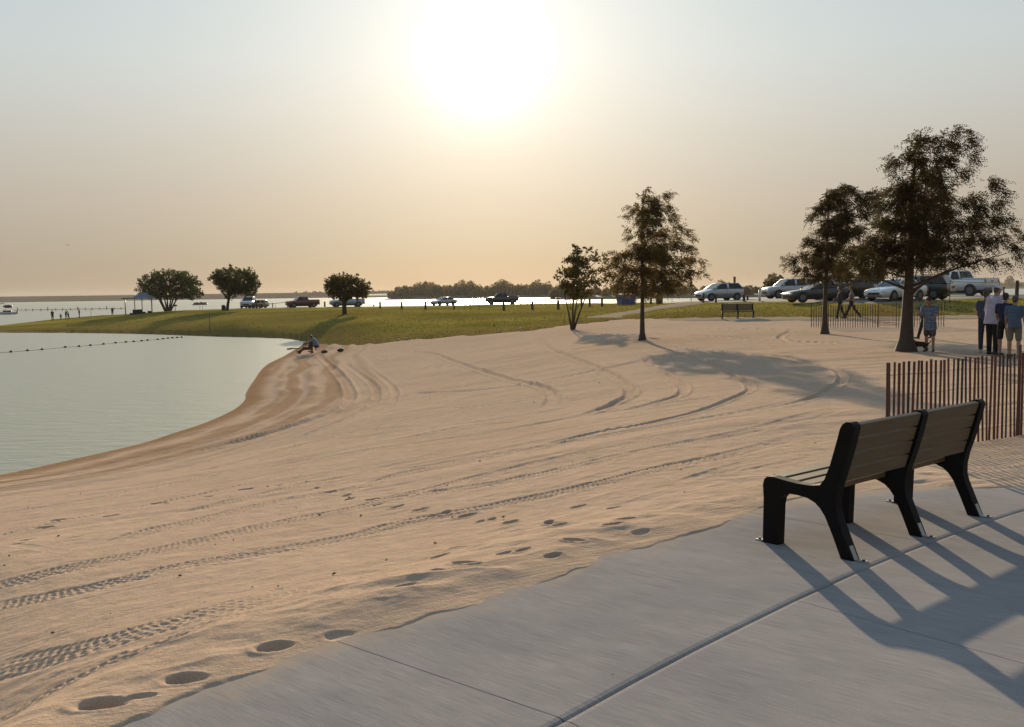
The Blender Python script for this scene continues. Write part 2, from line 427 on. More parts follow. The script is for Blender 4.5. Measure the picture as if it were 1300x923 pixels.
_P = np.array([list(gp(a, b, c)) for a, b, c in CTRL])
_F = feat(_P[:, 0], _P[:, 1])
_K = np.linalg.norm(_F[:, None] - _F[None], axis=-1)
_n = len(_F)
_A = np.zeros((_n + 3, _n + 3)); _A[:_n, :_n] = _K - 1e-3 * np.eye(_n); _A[:_n, _n] = 1; _A[:_n, _n + 1:] = _F
_A[_n, :_n] = 1; _A[_n + 1:, :_n] = _F.T
_W = np.linalg.solve(_A, np.concatenate([_P[:, 2], np.zeros(3)]))


def base_z(x, y):
    f = feat(np.asarray(x, float), np.asarray(y, float))
    out = np.empty(f.shape[:-1]); ff = f.reshape(-1, 2); o = np.empty(len(ff))
    for i in range(0, len(ff), 60000):
        c = ff[i:i + 60000]
        k = np.sqrt(((c[:, None] - _F[None]) ** 2).sum(-1))
        o[i:i + 60000] = k @ _W[:_n] + _W[_n] + c @ _W[_n + 1:]
    return o.reshape(out.shape)


def drop(px, py, z0=-1.0):
    """first hit of a photo pixel's sight line on the land"""
    d = ray(px, py)
    hyp = math.hypot(d.x, d.y)
    ds = np.geomspace(2.6, 225, 700)
    zz = EYE + d.z / hyp * ds
    tz = base_z(d.x / hyp * ds, d.y / hyp * ds)
    i = np.argmax(zz <= tz)
    if not (zz <= tz).any(): i = len(ds) - 1
    if i > 0:
        a = (zz[i - 1] - tz[i - 1]); b = (tz[i] - zz[i]); t = a / (a + b + 1e-9); dd = ds[i - 1] + (ds[i] - ds[i - 1]) * t
    else: dd = ds[0]
    return Vector((d.x / hyp * dd, d.y / hyp * dd, EYE + d.z / hyp * dd))


def poly_sd(x, y, poly, closed=True):
    """signed distance (positive inside) to a polygon"""
    d2 = np.full(x.shape, 1e18); ins = np.zeros(x.shape, bool)
    n = len(poly)
    for i in range(n if closed else n - 1):
        ax, ay = poly[i][0], poly[i][1]; bx, by = poly[(i + 1) % n][0], poly[(i + 1) % n][1]
        ex, ey = bx - ax, by - ay; L = ex * ex + ey * ey + 1e-12
        t = np.clip(((x - ax) * ex + (y - ay) * ey) / L, 0, 1)
        q = (x - ax - t * ex) ** 2 + (y - ay - t * ey) ** 2
        np.minimum(d2, q, out=d2)
        if abs(ey) > 1e-9:
            c = ((ay > y) != (by > y)) & (x < (bx - ax) * (y - ay) / (by - ay) + ax)
            ins ^= c
    return np.where(ins, 1, -1) * np.sqrt(d2)


def spline(pts, n=6):
    """Catmull-Rom through 2-D points"""
    P = [Vector((p[0], p[1])) for p in pts]; out = []
    for i in range(len(P) - 1):
        p0, p1, p2, p3 = P[max(i - 1, 0)], P[i], P[i + 1], P[min(i + 2, len(P) - 1)]
        for k in range(n):
            t = k / n
            out.append(0.5 * ((2 * p1) + (p2 - p0) * t + (2 * p0 - 5 * p1 + 4 * p2 - p3) * t * t + (3 * p1 - p0 - 3 * p2 + p3) * t ** 3))
    out.append(P[-1])
    return out


def vnoise(x, y, seed=0):
    """smooth value noise, -1..1"""
    r = np.random.default_rng(seed).uniform(-1, 1, (256, 256))
    xi, yi = np.floor(x).astype(int), np.floor(y).astype(int)
    fx, fy = x - xi, y - yi
    fx = fx * fx * (3 - 2 * fx); fy = fy * fy * (3 - 2 * fy)
    a = r[xi & 255, yi & 255]; b = r[(xi + 1) & 255, yi & 255]; c = r[xi & 255, (yi + 1) & 255]; d = r[(xi + 1) & 255, (yi + 1) & 255]
    return (a * (1 - fx) + b * fx) * (1 - fy) + (c * (1 - fx) + d * fx) * fy


def fbm(x, y, seed=0, o=4):
    s = 0; a = 1.0; t = 0
    for i in range(o):
        s = s + a * vnoise(x * 2 ** i, y * 2 ** i, seed + i); t += a; a *= 0.5
    return s / t


def sstep(a, b, x):
    t = np.clip((x - a) / (b - a), 0, 1); return t * t * (3 - 2 * t)


# walkway edges, in world metres
W1 = [gp(*q) for q in [(141, 923), (236, 882), (299, 859), (385, 825), (431, 813), (479, 796), (518, 781), (640, 745), (742, 711), (787, 697), (850, 676),
                       (929, 656), (970, 644), (1015, 632), (1088, 619), (1128, 615), (1168, 619), (1229, 621), (1300, 618), (1400, 613)]]
W1 = [(p.x, p.y) for p in W1]
_d = Vector(W1[0]) - Vector(W1[2]); _d.normalize()
W1 = [tuple(Vector(W1[0]) + _d * k) for k in (40, 10, 3, 1)] + W1
_d = Vector((0.93, 0.36))
W1 = W1 + [tuple(Vector(W1[-1]) + _d * k) for k in (2, 8, 40)]
WALK_POLY = W1 + [(45, -40), (-45, -60)]
LAGOON_PX = [(0, 603), (52, 592), (114, 578), (180, 562.7), (221, 549.5), (263, 535.6), (298, 519), (311, 507), (312, 499), (322, 483), (337, 464), (360, 452), (377, 442),
             (385, 436.5), (379, 433), (346, 429.4), (263, 427), (173, 424), (86, 422.8), (0, 422.6), (-150, 423)]
_lg = [gp(a, b, WATER) for a, b in LAGOON_PX]
LAGOON = [(-45, 4.0), (-22, 12.5)] + [(p.x, p.y) for p in spline([(p.x, p.y) for p in _lg], 4)] + [(-160, 90), (-160, 20)]
# outer lake edge, distance from the camera per direction
_out = [(-200, 150), (-100, 155), (0, 161), (70, 198), (130, 212), (170, 205), (640, 205), (720, 185), (790, 165), (880, 150), (1000, 150), (1200, 140), (1300, 140), (1500, 140)]
_oth = np.array([math.atan2(a - 650, FPX) for a, _ in _out]); _od = np.array([b for _, b in _out], float)


def final_z(x, y, detail=True):
    th, d = pol(x, y)
    z = base_z(x, y)
    w = 1 - sstep(0.75, 1.2, np.abs(th))
    z = z * w + (1 - w) * np.minimum(0.0, 0.0)
    sl = -poly_sd(x, y, LAGOON)                                     # >0 on land
    land = np.maximum(z - WATER, 0.03 + 0.02 * np.clip(sl, 0, 3))
    z = np.where(sl > 0, WATER + land * (1 - np.exp(-np.clip(sl, 0, None) / 0.9)), WATER + 0.09 * np.clip(sl, -8, 0))
    ro = np.interp(th, _oth, _od) + 3 * vnoise(th * 60, th * 0 + 3, 5)
    ro = np.where(np.abs(th) > 0.8, 260, ro)
    so = ro - d
    land = np.maximum(z - WATER, 0.05)
    z2 = np.where(so > 0, WATER + land * (1 - np.exp(-np.clip(so, 0, None) / 9.0)), WATER + 0.08 * np.clip(so, -8, 0))
    z = np.where(sl > 0, np.minimum(z, z2), z)
    return z, sl, so


# grid: fine ahead, coarse around
FINE = math.radians(37)
ths = np.concatenate([np.linspace(-PI, -FINE, 44)[:-1], np.linspace(-FINE, FINE, 1020), np.linspace(FINE, PI, 44)[1:]])
rows = [0.02, 0.6, 1.2, 1.8, 2.3, 2.7]
d = 2.7
while d < 275:
    d += min(max(0.0115, d * d / (3900.0 if d < 60 else 2150.0)), 1.6 if d < 120 else 3.0)
    rows.append(d)
rows = np.array(rows)
TH, DD = np.meshgrid(ths, rows)
GX, GY = DD * np.sin(TH), DD * np.cos(TH)
GZ, SL, SO = final_z(GX, GY)
SW = poly_sd(GX, GY, WALK_POLY)                                     # >0 on the walkway
sW = -SW
NR, NC = GX.shape
print('terrain grid', NR, NC)

# ---- lawn, sidewalk, path, lot outlines
LB_PX = [(-150, 421.5), (0, 420), (86, 420.5), (173, 421.5), (263, 424), (346, 427), (385, 431), (410, 435), (450, 436.5), (500, 433.5), (560, 428), (620, 423.5), (680, 418.5), (727, 411.5),
         (760, 408.5), (787, 405.5), (830, 404.2), (870, 404.0), (960, 403.6), (1030, 403.2), (1140, 402.6), (1230, 401), (1300, 399), (1450, 395.5)]
LB = [drop(a, b) for a, b in LB_PX]
LB2 = spline([(p.x, p.y) for p in LB], 4)
LAWN_POLY = [(p.x, p.y) for p in LB2] + [(150, 70), (190, 250), (0, 330), (-190, 230), (-160, 110)]
SIDE_PX_N = [(845, 406.8), (870, 407.6), (960, 407.6), (1030, 407.4), (1140, 407.2), (1230, 405.6), (1300, 403.8), (1450, 400)]
SIDE_PX_F = [(1450, 395), (1300, 398.6), (1230, 400.6), (1140, 402.2), (1030, 402.8), (960, 403.2), (870, 403.8), (835, 405)]
SIDE_POLY = [(p.x, p.y) for p in [drop(a, b) for a, b in SIDE_PX_N + SIDE_PX_F]]
PATH_PX = [(733, 405), (800, 404.5), (792, 402.5), (800, 400.5), (830, 395), (862, 391), (887, 388), (905, 384.5), (880, 383.8), (854, 386.6), (815, 392.5), (785, 397.5), (755, 402)]
PATH_POLY = [(p.x, p.y) for p in [drop(a, b) for a, b in PATH_PX]]
LOT_F = [drop(a, b) for a, b in [(884, 385.2), (912, 385.5), (955, 385.2), (1000, 385), (1035, 386.5), (1070, 387.2), (1150, 385.8), (1200, 383), (1245, 379.8), (1300, 379.5), (1400, 379)]]
LOT_POLY = [(p.x, p.y) for p in LOT_F] + [(75, 118), (40, 128), (18, 124), (15, 100)]


def polar_pt(px, dist):
    t = math.atan2(px - 650, FPX)
    return (dist * math.sin(t), dist * math.cos(t))


ROAD_POLY = [polar_pt(a, b) for a, b in [(230, 158), (300, 160), (500, 162), (700, 162), (800, 140), (870, 116), (905, 112), (890, 126), (810, 152), (710, 176), (500, 175), (300, 173), (230, 171)]]

# ---- sand relief: drifts along the walkway, tyre tracks, footprints
relief = np.zeros_like(GX)
near = DD < 75
dune = fbm(GX * 1.1 + 3, GY * 1.6, 11, 3)
relief += np.where(near, 0.035 * fbm(GX * 0.35, GY * 0.35, 21, 3), 0)
rip = fbm(GX * 2.2 + 0.8 * GY, GY * 5.5 - GX * 2.0, 31, 3)
relief += 0.006 * rip * sstep(0.2, 1.0, sW) * (1 - sstep(30, 60, DD))
rough_n = fbm(GX * 9, GY * 9, 41, 3)
relief += 0.0050 * rough_n * (1 - sstep(10, 22, DD))
band = sstep(-0.1, 0.15, sW) * (1 - sstep(0.7, 1.9, sW))
# wind drifts: sharp crests running along the walkway
cr = fbm(GX * 1.5 + GY * 0.2, GY * 2.6 - GX * 0.6, 51, 3)
relief += band * (0.030 * (1 - np.abs(cr) * 2.2) * (0.55 + 0.45 * dune) + 0.012 * dune)

# raked / windrow ridges beside the lagoon
sh = SL + 0.35 * fbm(GX * 0.18, GY * 0.18, 61, 3)
rid = np.sin(sh * 5.2 + 1.2 * fbm(GX * 0.3, GY * 0.3, 71, 2)) * 0.6 + np.sin(sh * 9.7 + 2) * 0.4
shore_w = sstep(0.15, 0.8, SL) * (1 - sstep(3.5, 7.0, SL)) * (GX < 30) * (DD < 95)
relief += shore_w * rid * 0.038 * sstep(.4, 1.6, SL)
# faint grader lines over the middle of the beach, along a slow curve
gl = GX * 0.35 - GY * 1.0 + 3.0 * fbm(GX * 0.03, GY * 0.03, 81, 2)
mid_w = sstep(9, 14, DD) * (1 - sstep(55, 70, DD)) * (SO > 60)
relief += mid_w * 0.040 * fbm(gl * 1.3, GX * 0.10, 91, 3) * (0.3 + 0.7 * sstep(-0.2, 0.4, fbm(GX * 0.1, GY * 0.1, 95, 2)))

TRACKS = [
    # (pixels, width, depth, tread)
    ([(-60, 756), (0, 743), (118, 715), (236, 690), (334, 668), (450, 645), (518, 629), (636, 611), (734, 591), (850, 566), (958, 546), (1096, 513)], 0.35, 0.016, 1),
    ([(-60, 783), (0, 768), (118, 745), (236, 717), (354, 696), (450, 678), (518, 660), (636, 639), (734, 619), (801, 603), (902, 581), (975, 563), (1061, 543)], 0.31, 0.018, 1),
    ([(-60, 865), (0, 847), (118, 818), (236, 786), (354, 755), (450, 729), (518, 711)], 0.41, 0.017, 1),
    ([(-60, 948), (0, 918), (59, 886), (138, 847), (236, 808), (334, 774), (450, 736)], 0.30, 0.016, 1),
    ([(138, 692), (189, 674), (256, 660), (354, 637), (450, 621), (514, 601), (621, 580), (732, 556), (850, 531)], 0.40, 0.016, 1),
    ([(150, 668), (236, 648), (354, 623), (450, 603), (560, 575), (614, 560)], 0.33, 0.015, 1),
    ([(-40, 690), (0, 678), (157, 645), (315, 613), (420, 590)], 0.07, 0.016, 0),
    ([(462, 639), (573, 613), (677, 589), (850, 556), (900, 541)], 0.26, 0.016, 1),
    ([(60, 790), (150, 775), (260, 757)], 0.05, 0.008, 0),
    ([(0, 690), (90, 700), (160, 690)], 0.12, 0.008, 0),
    ([(500, 446), (549, 449), (590, 464), (642, 480), (687, 492), (701, 504), (691, 516), (670, 521)], 0.26, 0.043, 0),
    ([(687, 429), (698, 443), (746, 462), (781, 480), (800, 495), (791, 507), (746, 525), (694, 533)], 0.26, 0.043, 0),
    ([(820, 455), (828, 466), (864, 487), (864, 501), (836, 510), (770, 528)], 0.21, 0.033, 0),
    ([(890, 455), (916, 470), (951, 489), (940, 501), (888, 522), (819, 539), (750, 551), (640, 577)], 0.16, 0.028, 0),
    ([(405, 450), (431, 476), (445, 500), (435, 516), (400, 531), (330, 553), (200, 585)], 0.34, 0.052, 0),
    ([(440, 462), (470, 485), (478, 505), (460, 522), (420, 540), (330, 570)], 0.25, 0.033, 0),
    ([(470, 468), (497, 490), (500, 508), (480, 526)], 0.21, 0.028, 0),
    ([(750, 423), (850, 425), (1000, 432), (1100, 438)], 0.31, 0.043, 0),
    ([(770, 415), (900, 417), (1050, 420)], 0.31, 0.033, 0),
    ([(840, 440), (950, 449), (1060, 470), (1045, 500), (960, 523)], 0.19, 0.027, 0),
    ([(300, 600), (450, 575), (600, 553), (760, 525), (900, 505), (1000, 492)], .30, .016, 1),
    ([(420, 560), (560, 541), (700, 520), (820, 503)], .32, .018, 1),
    ([(-40, 660), (120, 632), (260, 606), (400, 580), (520, 560)], .26, .014, 1),
    ([(480, 600), (640, 575), (800, 548), (960, 520), (1060, 500)], .28, .016, 1),
    ([(520, 500), (640, 492), (760, 470), (850, 450)], .34, .03, 0),
    ([(520, 470), (600, 462), (700, 447), (790, 436)], .4, .03, 0),
    ([(1005, 420), (990, 428), (1010, 437)], 0.25, 0.038, 0),
    ([(930, 600), (1000, 585), (1060, 573)], 0.12, 0.012, 0),
    ([(860, 612), (930, 590), (1010, 570)], 0.14, 0.012, 0),
    ([(560, 520), (640, 513), (715, 500), (770, 490)], 0.14, 0.019, 0),
    ([(500, 560), (600, 540), (700, 533)], 0.20, 0.020, 0),
    ([(250, 600), (380, 565), (470, 545), (560, 540)], 0.15, 0.019, 0),
]
trk = np.zeros_like(GX)
for px, wd, dp, tread in TRACKS:
    pts = [(p.x, p.y) for p in [drop(a, b) for a, b in px]]
    pts = spline(pts, 8)
    u0 = 0.0
    tot = sum((pts[i + 1] - pts[i]).length for i in range(len(pts) - 1))
    bd = np.full(GX.shape, 1e9, np.float32) ; bu = np.zeros(GX.shape, np.float32)
    for i in range(len(pts) - 1):
        a, b = pts[i], pts[i + 1]; e = b - a; L = e.length
        if L < 1e-4: continue
        pad = wd * 1.6
        lo = (min(a.x, b.x) - pad, min(a.y, b.y) - pad); hi = (max(a.x, b.x) + pad, max(a.y, b.y) + pad)
        idx = np.nonzero((GX > lo[0]) & (GX < hi[0]) & (GY > lo[1]) & (GY < hi[1]))
        if len(idx[0]):
            x, y = GX[idx] - a.x, GY[idx] - a.y
            t = np.clip((x * e.x + y * e.y) / (L * L), 0, 1)
            v = (e.x * y - e.y * x) / L
            dd = np.hypot(x - t * e.x, y - t * e.y) * np.sign(v)
            better = np.abs(dd) < np.abs(bd[idx])
            sel = (idx[0][better], idx[1][better])
            bd[sel] = dd[better]; bu[sel] = (u0 + t * L)[better]
        u0 += L
    m = np.abs(bd) < wd * 1.6
    v, u = bd[m], bu[m]
    av = np.abs(v) / (wd * 0.5)
    groove = -(1 - sstep(0.75, 1.1, av))
    berm = 0.7 * np.exp(-((av - 1.35) / 0.28) ** 2)
    fade = sstep(0, 0.6, u) * (1 - sstep(tot - 2.5, tot, u)) * (0.85 + 0.3 * fbm(u * 0.6, u * 0 + wd, 7, 2))
    h = groove + berm
    if tread:
        nrib = 5
        vv = (v / wd + .5) * nrib; rib = np.floor(vv); fr = vv - rib
        ph = u / 0.060 + 0.37 * rib + 0.35 * (fr - .5) * np.where(rib % 2 > 0, 1, -1)
        cut = sstep(0.30, 0.48, np.abs(ph - np.floor(ph) - .5) * 2) * sstep(0.0, 0.22, fr) * (1 - sstep(0.78, 1.0, fr))
        wear = sstep(-0.75, 0.0, fbm(u * 0.9 + rib * 7, u * 0 + wd * 9, 27, 3))
        wfar = sstep(11, 18, DD[m])
        h = (0.62 + 0.3 * sstep(7, 11, DD[m])) * (0.30 * groove + 0.25 * berm - 1.0 * cut * (1 - sstep(0.95, 1.05, av)) * wear) + 0.12 * rough_n[m]
        h = h * (1 - wfar) + wfar * (0.85 * groove * (.7 + .3 * wear) + 0.35 * berm - 0.35 * cut)
    else:
        h = h * 1.45 * (0.8 + 0.35 * fbm(u * 4, v * 12, 17, 2))
    trk[m] += dp * h * fade
relief += trk

FOOT = [(132, 909, .34, .055), (178, 893, .22, .03), (237, 869, .30, .055), (349, 828, .30, .06), (432, 809, .26, .05), (590, 730, .24, .05), (560, 741, .2, .035), (515, 757, .22, .04),
        (55, 668, .3, .03), (75, 659, .3, .03), (140, 654, .3, .03), (200, 637, .26, .035), (215, 637, .2, .03), (266, 629, .26, .035), (312, 620, .26, .035), (358, 615, .26, .035), (389, 612, .24, .035),
        (402, 619, .2, .03), (419, 625, .22, .035), (440, 629, .22, .035), (444, 633, .22, .035), (472, 634, .22, .035), (480, 640, .22, .035), (504, 643, .24, .04), (535, 646, .24, .04),
        (552, 652, .18, .03), (566, 649, .22, .035), (594, 653, .25, .045), (610, 660, .16, .03), (625, 657, .2, .03), (649, 662, .25, .045), (697, 664, .22, .035), (713, 670, .22, .04),
        (560, 709, .22, .035), (583, 698, .22, .03), (665, 711, .2, .035), (703, 714, .22, .04), (728, 697, .22, .04), (780, 677, .2, .035), (795, 668, .2, .03), (640, 716, .2, .03), (815, 680, .2, .035),
        (20, 690, .25, .025), (35, 684, .25, .025), (95, 682, .25, .025), (780, 645, .22, .03), (735, 642, .22, .02), (1047, 470, .3, .03), (880, 455, .3, .03)]
rs = random.Random(3)
for fx, fy, L, dp in FOOT:
    L *= 0.8 if fx > 380 and fy < 680 else (0.9 if fy < 690 else 0.66); dp *= 1.4 if fy < 680 else 1
    p = drop(fx, fy)
    ang = rs.uniform(-0.7, 0.7) + (0.9 if fx > 380 and fy < 690 else 0.2)
    m = (np.abs(GX - p.x) < L * 1.6) & (np.abs(GY - p.y) < L * 1.6)
    x, y = GX[m] - p.x, GY[m] - p.y
    a = (x * math.cos(ang) + y * math.sin(ang)) / (L * 0.52); b = (-x * math.sin(ang) + y * math.cos(ang)) / (L * (0.24 if dp < .05 else .3))
    b = b * (1 + 0.25 * a)
    q = np.sqrt(a * a + b * b) * (1 + 0.12 * fbm(x * 12 + fx, y * 12 + fy, 77, 3))
    relief[m] += -dp * (1 - sstep(0.62, 1.05, q)) + dp * 0.14 * np.exp(-((q - 1.25) / 0.2) ** 2)

SZ = GZ.copy()
SZ = np.where((sW > -0.3) & (sW < 4.5), np.minimum(SZ, 0.004 - 0.022 * np.clip(sW, 0, 4.5) + 0.25 * sstep(2.5, 4.5, sW)), SZ)
on_sand = sstep(-0.05, 0.25, sW)
SZ += relief * np.where(SL > 0, sstep(0.0, 0.6, SL), 0.0) * np.clip(on_sand, 0.0, 1)
# the sand laps on to the slab edge with a ragged thin lip and dives under it
lip = 0.008 + 0.016 * fbm(GX * 1.7, GY * 1.7, 121, 3)
edge = sW + 0.16 * fbm(GX * 1.0, GY * 1.0, 131, 4) + 0.05 * fbm(GX * 5.0, GY * 5.0, 135, 3)
SZ = np.where(sW < 1.2, SZ * sstep(0.2, 1.2, sW) + (1 - sstep(0.2, 1.2, sW)) * (lip + relief * sstep(-0.05, .3, sW)), SZ)
SZ = np.where(edge < 0.05, SZ - np.clip((0.05 - edge) * 0.04, 0, 0.012) - np.clip((-0.03 - edge) * 0.45, 0, .14), SZ)
SZ = np.where(SW > 0.6, -0.16, SZ)
SZ = np.where(SL > 0.25, np.maximum(SZ, WATER + 0.015 + 0.02 * np.clip(SL, 0, 2)), SZ)


def grid_mesh(name, mask_cells, Z, mat, attrs=None):
    """mesh of the terrain cells in mask_cells with heights Z"""
    idx = -np.ones(GX.shape, np.int64)
    vm = np.zeros(GX.shape, bool)
    vm[:-1, :-1] |= mask_cells; vm[1:, :-1] |= mask_cells; vm[:-1, 1:] |= mask_cells; vm[1:, 1:] |= mask_cells
    idx[vm] = np.arange(vm.sum())
    r, c = np.nonzero(mask_cells)
    f = np.stack([idx[r, c], idx[r, c + 1], idx[r + 1, c + 1], idx[r + 1, c]], -1)[:, ::-1]
    me = np_mesh(name, np.stack([GX[vm], GY[vm], Z[vm]], -1), f)
    for k, a in (attrs or {}).items():
        at = me.attributes.new(k, 'FLOAT', 'POINT'); at.data.foreach_set('value', a[vm].astype(np.float32))
    return link(name, me, mat)


def cells(vmask):
    return vmask[:-1, :-1] | vmask[1:, :-1] | vmask[:-1, 1:] | vmask[1:, 1:]


LS = np.full(GX.shape, -50.0); msel = DD > 40
LS[msel] = poly_sd(GX[msel], GY[msel], LAWN_POLY)
LSn = LS + 0.8 * fbm(GX * 0.5, GY * 0.5, 151, 4)
LZ = GZ + np.clip(LSn * 0.10, -0.12, 0.07) + 0.02 * fbm(GX * 0.8, GY * 0.8, 161, 3)
LZ = np.where(SL < 0.6, GZ - 0.15, LZ); LZ = np.where(SO < 0.5, GZ - 0.15, LZ)
SZ = np.where(LSn > 0.0, SZ - np.clip(LSn, 0, 1) * 0.25, SZ)
wetn = 0.7 * fbm(GX * 0.5, GY * 0.5, 141, 4)
wet = np.clip(1 - sstep(0.0, 0.8, SL - 0.25 + wetn * 0.5), 0, 1) * 0.95
wet = np.maximum(wet, 0.62 * shore_w * sstep(-0.25, 0.35, wetn + 0.35 * rid - 0.05 * SL) * (1 - sstep(2.0, 6.0, SL)))
stripe = sstep(0.1, 0.8, np.sin(sh * 4.1 + 0.9 * fbm(GX * 0.2, GY * 0.2, 191, 3)) + 0.5 * fbm(GX * 0.4, GY * 0.4, 193, 3))
wet = np.maximum(wet, 0.7 * stripe * shore_w * (1 - sstep(2.5, 6.5, SL)))
wet = np.maximum(wet, 0.75 * (1 - sstep(0.0, 2.0, SO)))
mud_a = (1 - sstep(2.5, 4.5, SL + 1.2 * wetn)) * sstep(66, 78, DD) * (SL > -3) * (LSn > -6)
mud_a = np.maximum(mud_a, (1 - sstep(-1.2, 0.2, -LSn)) * sstep(-1.2, -.2, LSn) * .8)
sand = grid_mesh('sand_beach', np.ones((NR - 1, NC - 1), bool), SZ, SAND, {'wet': wet, 'mud': mud_a})
tag(sand, 'tyre-marked tan sand beach', 'beach', kind='structure')

dry = np.clip(1 - sstep(0.0, 7.0, LSn), 0, 1) * 0.9
dry = np.maximum(dry, 0.5 * sstep(0.1, 0.5, fbm(GX * 0.05, GY * 0.09, 171, 3)))
lawn = grid_mesh('lawn', cells((LSn > -1.5) & (DD > 40)), LZ, LAWN, {'dry': dry})
tag(lawn, 'mown grass slope between beach and lake', 'lawn', kind='structure')


def layer(name, poly, off, mat, label, edge=0.25):
    s = np.full(GX.shape, -50.0); s[msel] = poly_sd(GX[msel], GY[msel], poly)
    Z = GZ + np.clip(s * edge, -0.2, off)
    o = grid_mesh(name, cells(s > -1.0), Z, mat)
    return tag(o, label, name.replace('_', ' '), kind='structure')


layer('sidewalk', SIDE_POLY, 0.05, PATHM, 'pale concrete walk along the far edge of the sand')
layer('path', PATH_POLY, 0.11, PATHM, 'pale path from the sand up to the parking lot')
layer('parking_lot', LOT_POLY, 0.12, ASPH, 'grey parking lot beyond the grass bank')
layer('road', ROAD_POLY, 0.12, ASPH, 'grey road along the lake shore')


def ground_z(x, y):
    z, sl, so = final_z(np.array([x]), np.array([y]))
    return float(z[0])


def on_land(px, py):
    p = drop(px, py); p.z = ground_z(p.x, p.y); return p


def tufts():
    n = 46000
    r = np.random.default_rng(99)
    t = r.uniform(math.radians(-33), math.radians(33), n); dd = 46 + 90 * r.random(n) ** 1.6
    x, y = dd * np.sin(t), dd * np.cos(t)
    s = poly_sd(x, y, LAWN_POLY)
    ok = s > -0.5 + 0.9 * r.random(n)
    for po in (SIDE_POLY, PATH_POLY, LOT_POLY): ok &= poly_sd(x, y, po) < -0.1
    x, y, s = x[ok], y[ok], s[ok]
    z, sl, so = final_z(x, y); ok = (sl > 1.0) & (so > 2); x, y, z, s = x[ok], y[ok], z[ok], s[ok]
    z = z + np.clip(s * .1, -.02, .07)
    V = []; m = len(x)
    hh = (0.02 + 0.045 * r.random(m) ** 2) * (1 + 1.4 * (s < 0.8) * r.random(m))
    for k in range(3):
        a = r.uniform(0, 2 * PI, m); w = .03 + .04 * r.random(m)
        lx, ly = r.normal(0, .03, m), r.normal(0, .03, m)
        p0 = np.stack([x - np.cos(a) * w, y - np.sin(a) * w, z], -1); p1 = np.stack([x + np.cos(a) * w, y + np.sin(a) * w, z], -1); p2 = np.stack([x + lx, y + ly, z + hh], -1)
        V.append(np.stack([p0, p1, p2], 1))
    V = np.concatenate(V).reshape(-1, 3)
    o = link('grass_tufts', np_mesh('grass_tufts', V, np.arange(len(V)).reshape(-1, 3)), leaf_mat('grass_blade', (0.13, 0.110, 0.026), (0.22, 0.165, 0.046), .4), smooth=False)
    tag(o, 'short rough tufts standing in the mown lawn', 'grass', kind='stuff')


tufts()


def debris():
    r = np.random.default_rng(41); n = 260
    t = r.uniform(math.radians(-31), math.radians(31), n); dd = 4.2 + 30 * r.random(n) ** 1.8
    x, y = dd * np.sin(t), dd * np.cos(t)
    ok = poly_sd(x, y, WALK_POLY) < -.15
    x, y = x[ok], y[ok]; z, sl, so = final_z(x, y); ok = sl > .5; x, y, z = x[ok], y[ok], z[ok]
    m = len(x); V = []; F = []
    for i in range(m):
        s = .003 + .007 * r.random() ** 2; a = r.uniform(0, 6.28); l = s * r.uniform(1, 4)
        c = np.array([x[i], y[i], z[i] + .004])
        u = np.array([math.cos(a), math.sin(a), 0]) * l; v = np.array([-math.sin(a), math.cos(a), 0]) * s
        b = len(V); V += [c - u, c + v, c + u, c - v, c + np.array([0, 0, s * 1.3]), c - np.array([0, 0, s])]
        for p, q in ((0, 1), (1, 2), (2, 3), (3, 0)): F += [(b + p, b + q, b + 4), (b + q, b + p, b + 5)]
    o = link('sand_debris', np_mesh('sand_debris', np.array(V), np.array(F)), simple('dry_debris', (0.06, 0.045, 0.03), .9, var=.5, scale=3), smooth=False)
    tag(o, 'small dark bits of leaf and bark scattered over the sand', 'debris', kind='stuff')


debris()

# ------------------------------------------------------------------ water
bm = bmesh.new()
bmesh.ops.create_grid(bm, x_segments=40, y_segments=40, size=3400)
water = bm_obj('lake_water', bm, WATERM, smooth=True)
water.location = (0, 0, WATER)
tag(water, 'calm grey green lake water', 'water', kind='structure')

# ------------------------------------------------------------------ walkway slabs
W2 = [gp(*q) for q in [(640, 955), (704, 920), (850, 840), (1000, 765.5), (1046, 744.5), (1113, 714.5), (1188, 685.5), (1245, 665), (1300, 647.5), (1400, 622)]]
W2 = [Vector((p.x, p.y)) for p in W2]
_d = (W2[0] - W2[1]).normalized(); W2 = [W2[0] + _d * k for k in (40, 8, 2)] + W2
_d = Vector((0.93, 0.36)); W2 = W2 + [W2[-1] + _d * k for k in (2, 8, 40)]
W1v = [Vector(p) for p in W1]


def resample(P, n):
    P = spline([(p.x, p.y) for p in P], 6)
    L = [0]
    for i in range(len(P) - 1): L.append(L[-1] + (P[i + 1] - P[i]).length)
    L = np.array(L); X = np.array([p.x for p in P]); Y = np.array([p.y for p in P])
    return L, X, Y


def line_cross(P, a, b):
    """arc position where polyline P meets the infinite line a-b"""
    L, X, Y = P
    s = (X - a.x) * (b.y - a.y) - (Y - a.y) * (b.x - a.x)
    for i in range(len(s) - 1):
        if s[i] * s[i + 1] <= 0 and abs(X[i]) < 15:
            t = s[i] / (s[i] - s[i + 1] + 1e-12); return L[i] + (L[i + 1] - L[i]) * t
    return None


c1, c2 = resample(W1v, 0), resample(W2, 0)


def pos(P, s):
    return Vector((np.interp(s, P[0], P[1]), np.interp(s, P[0], P[2])))


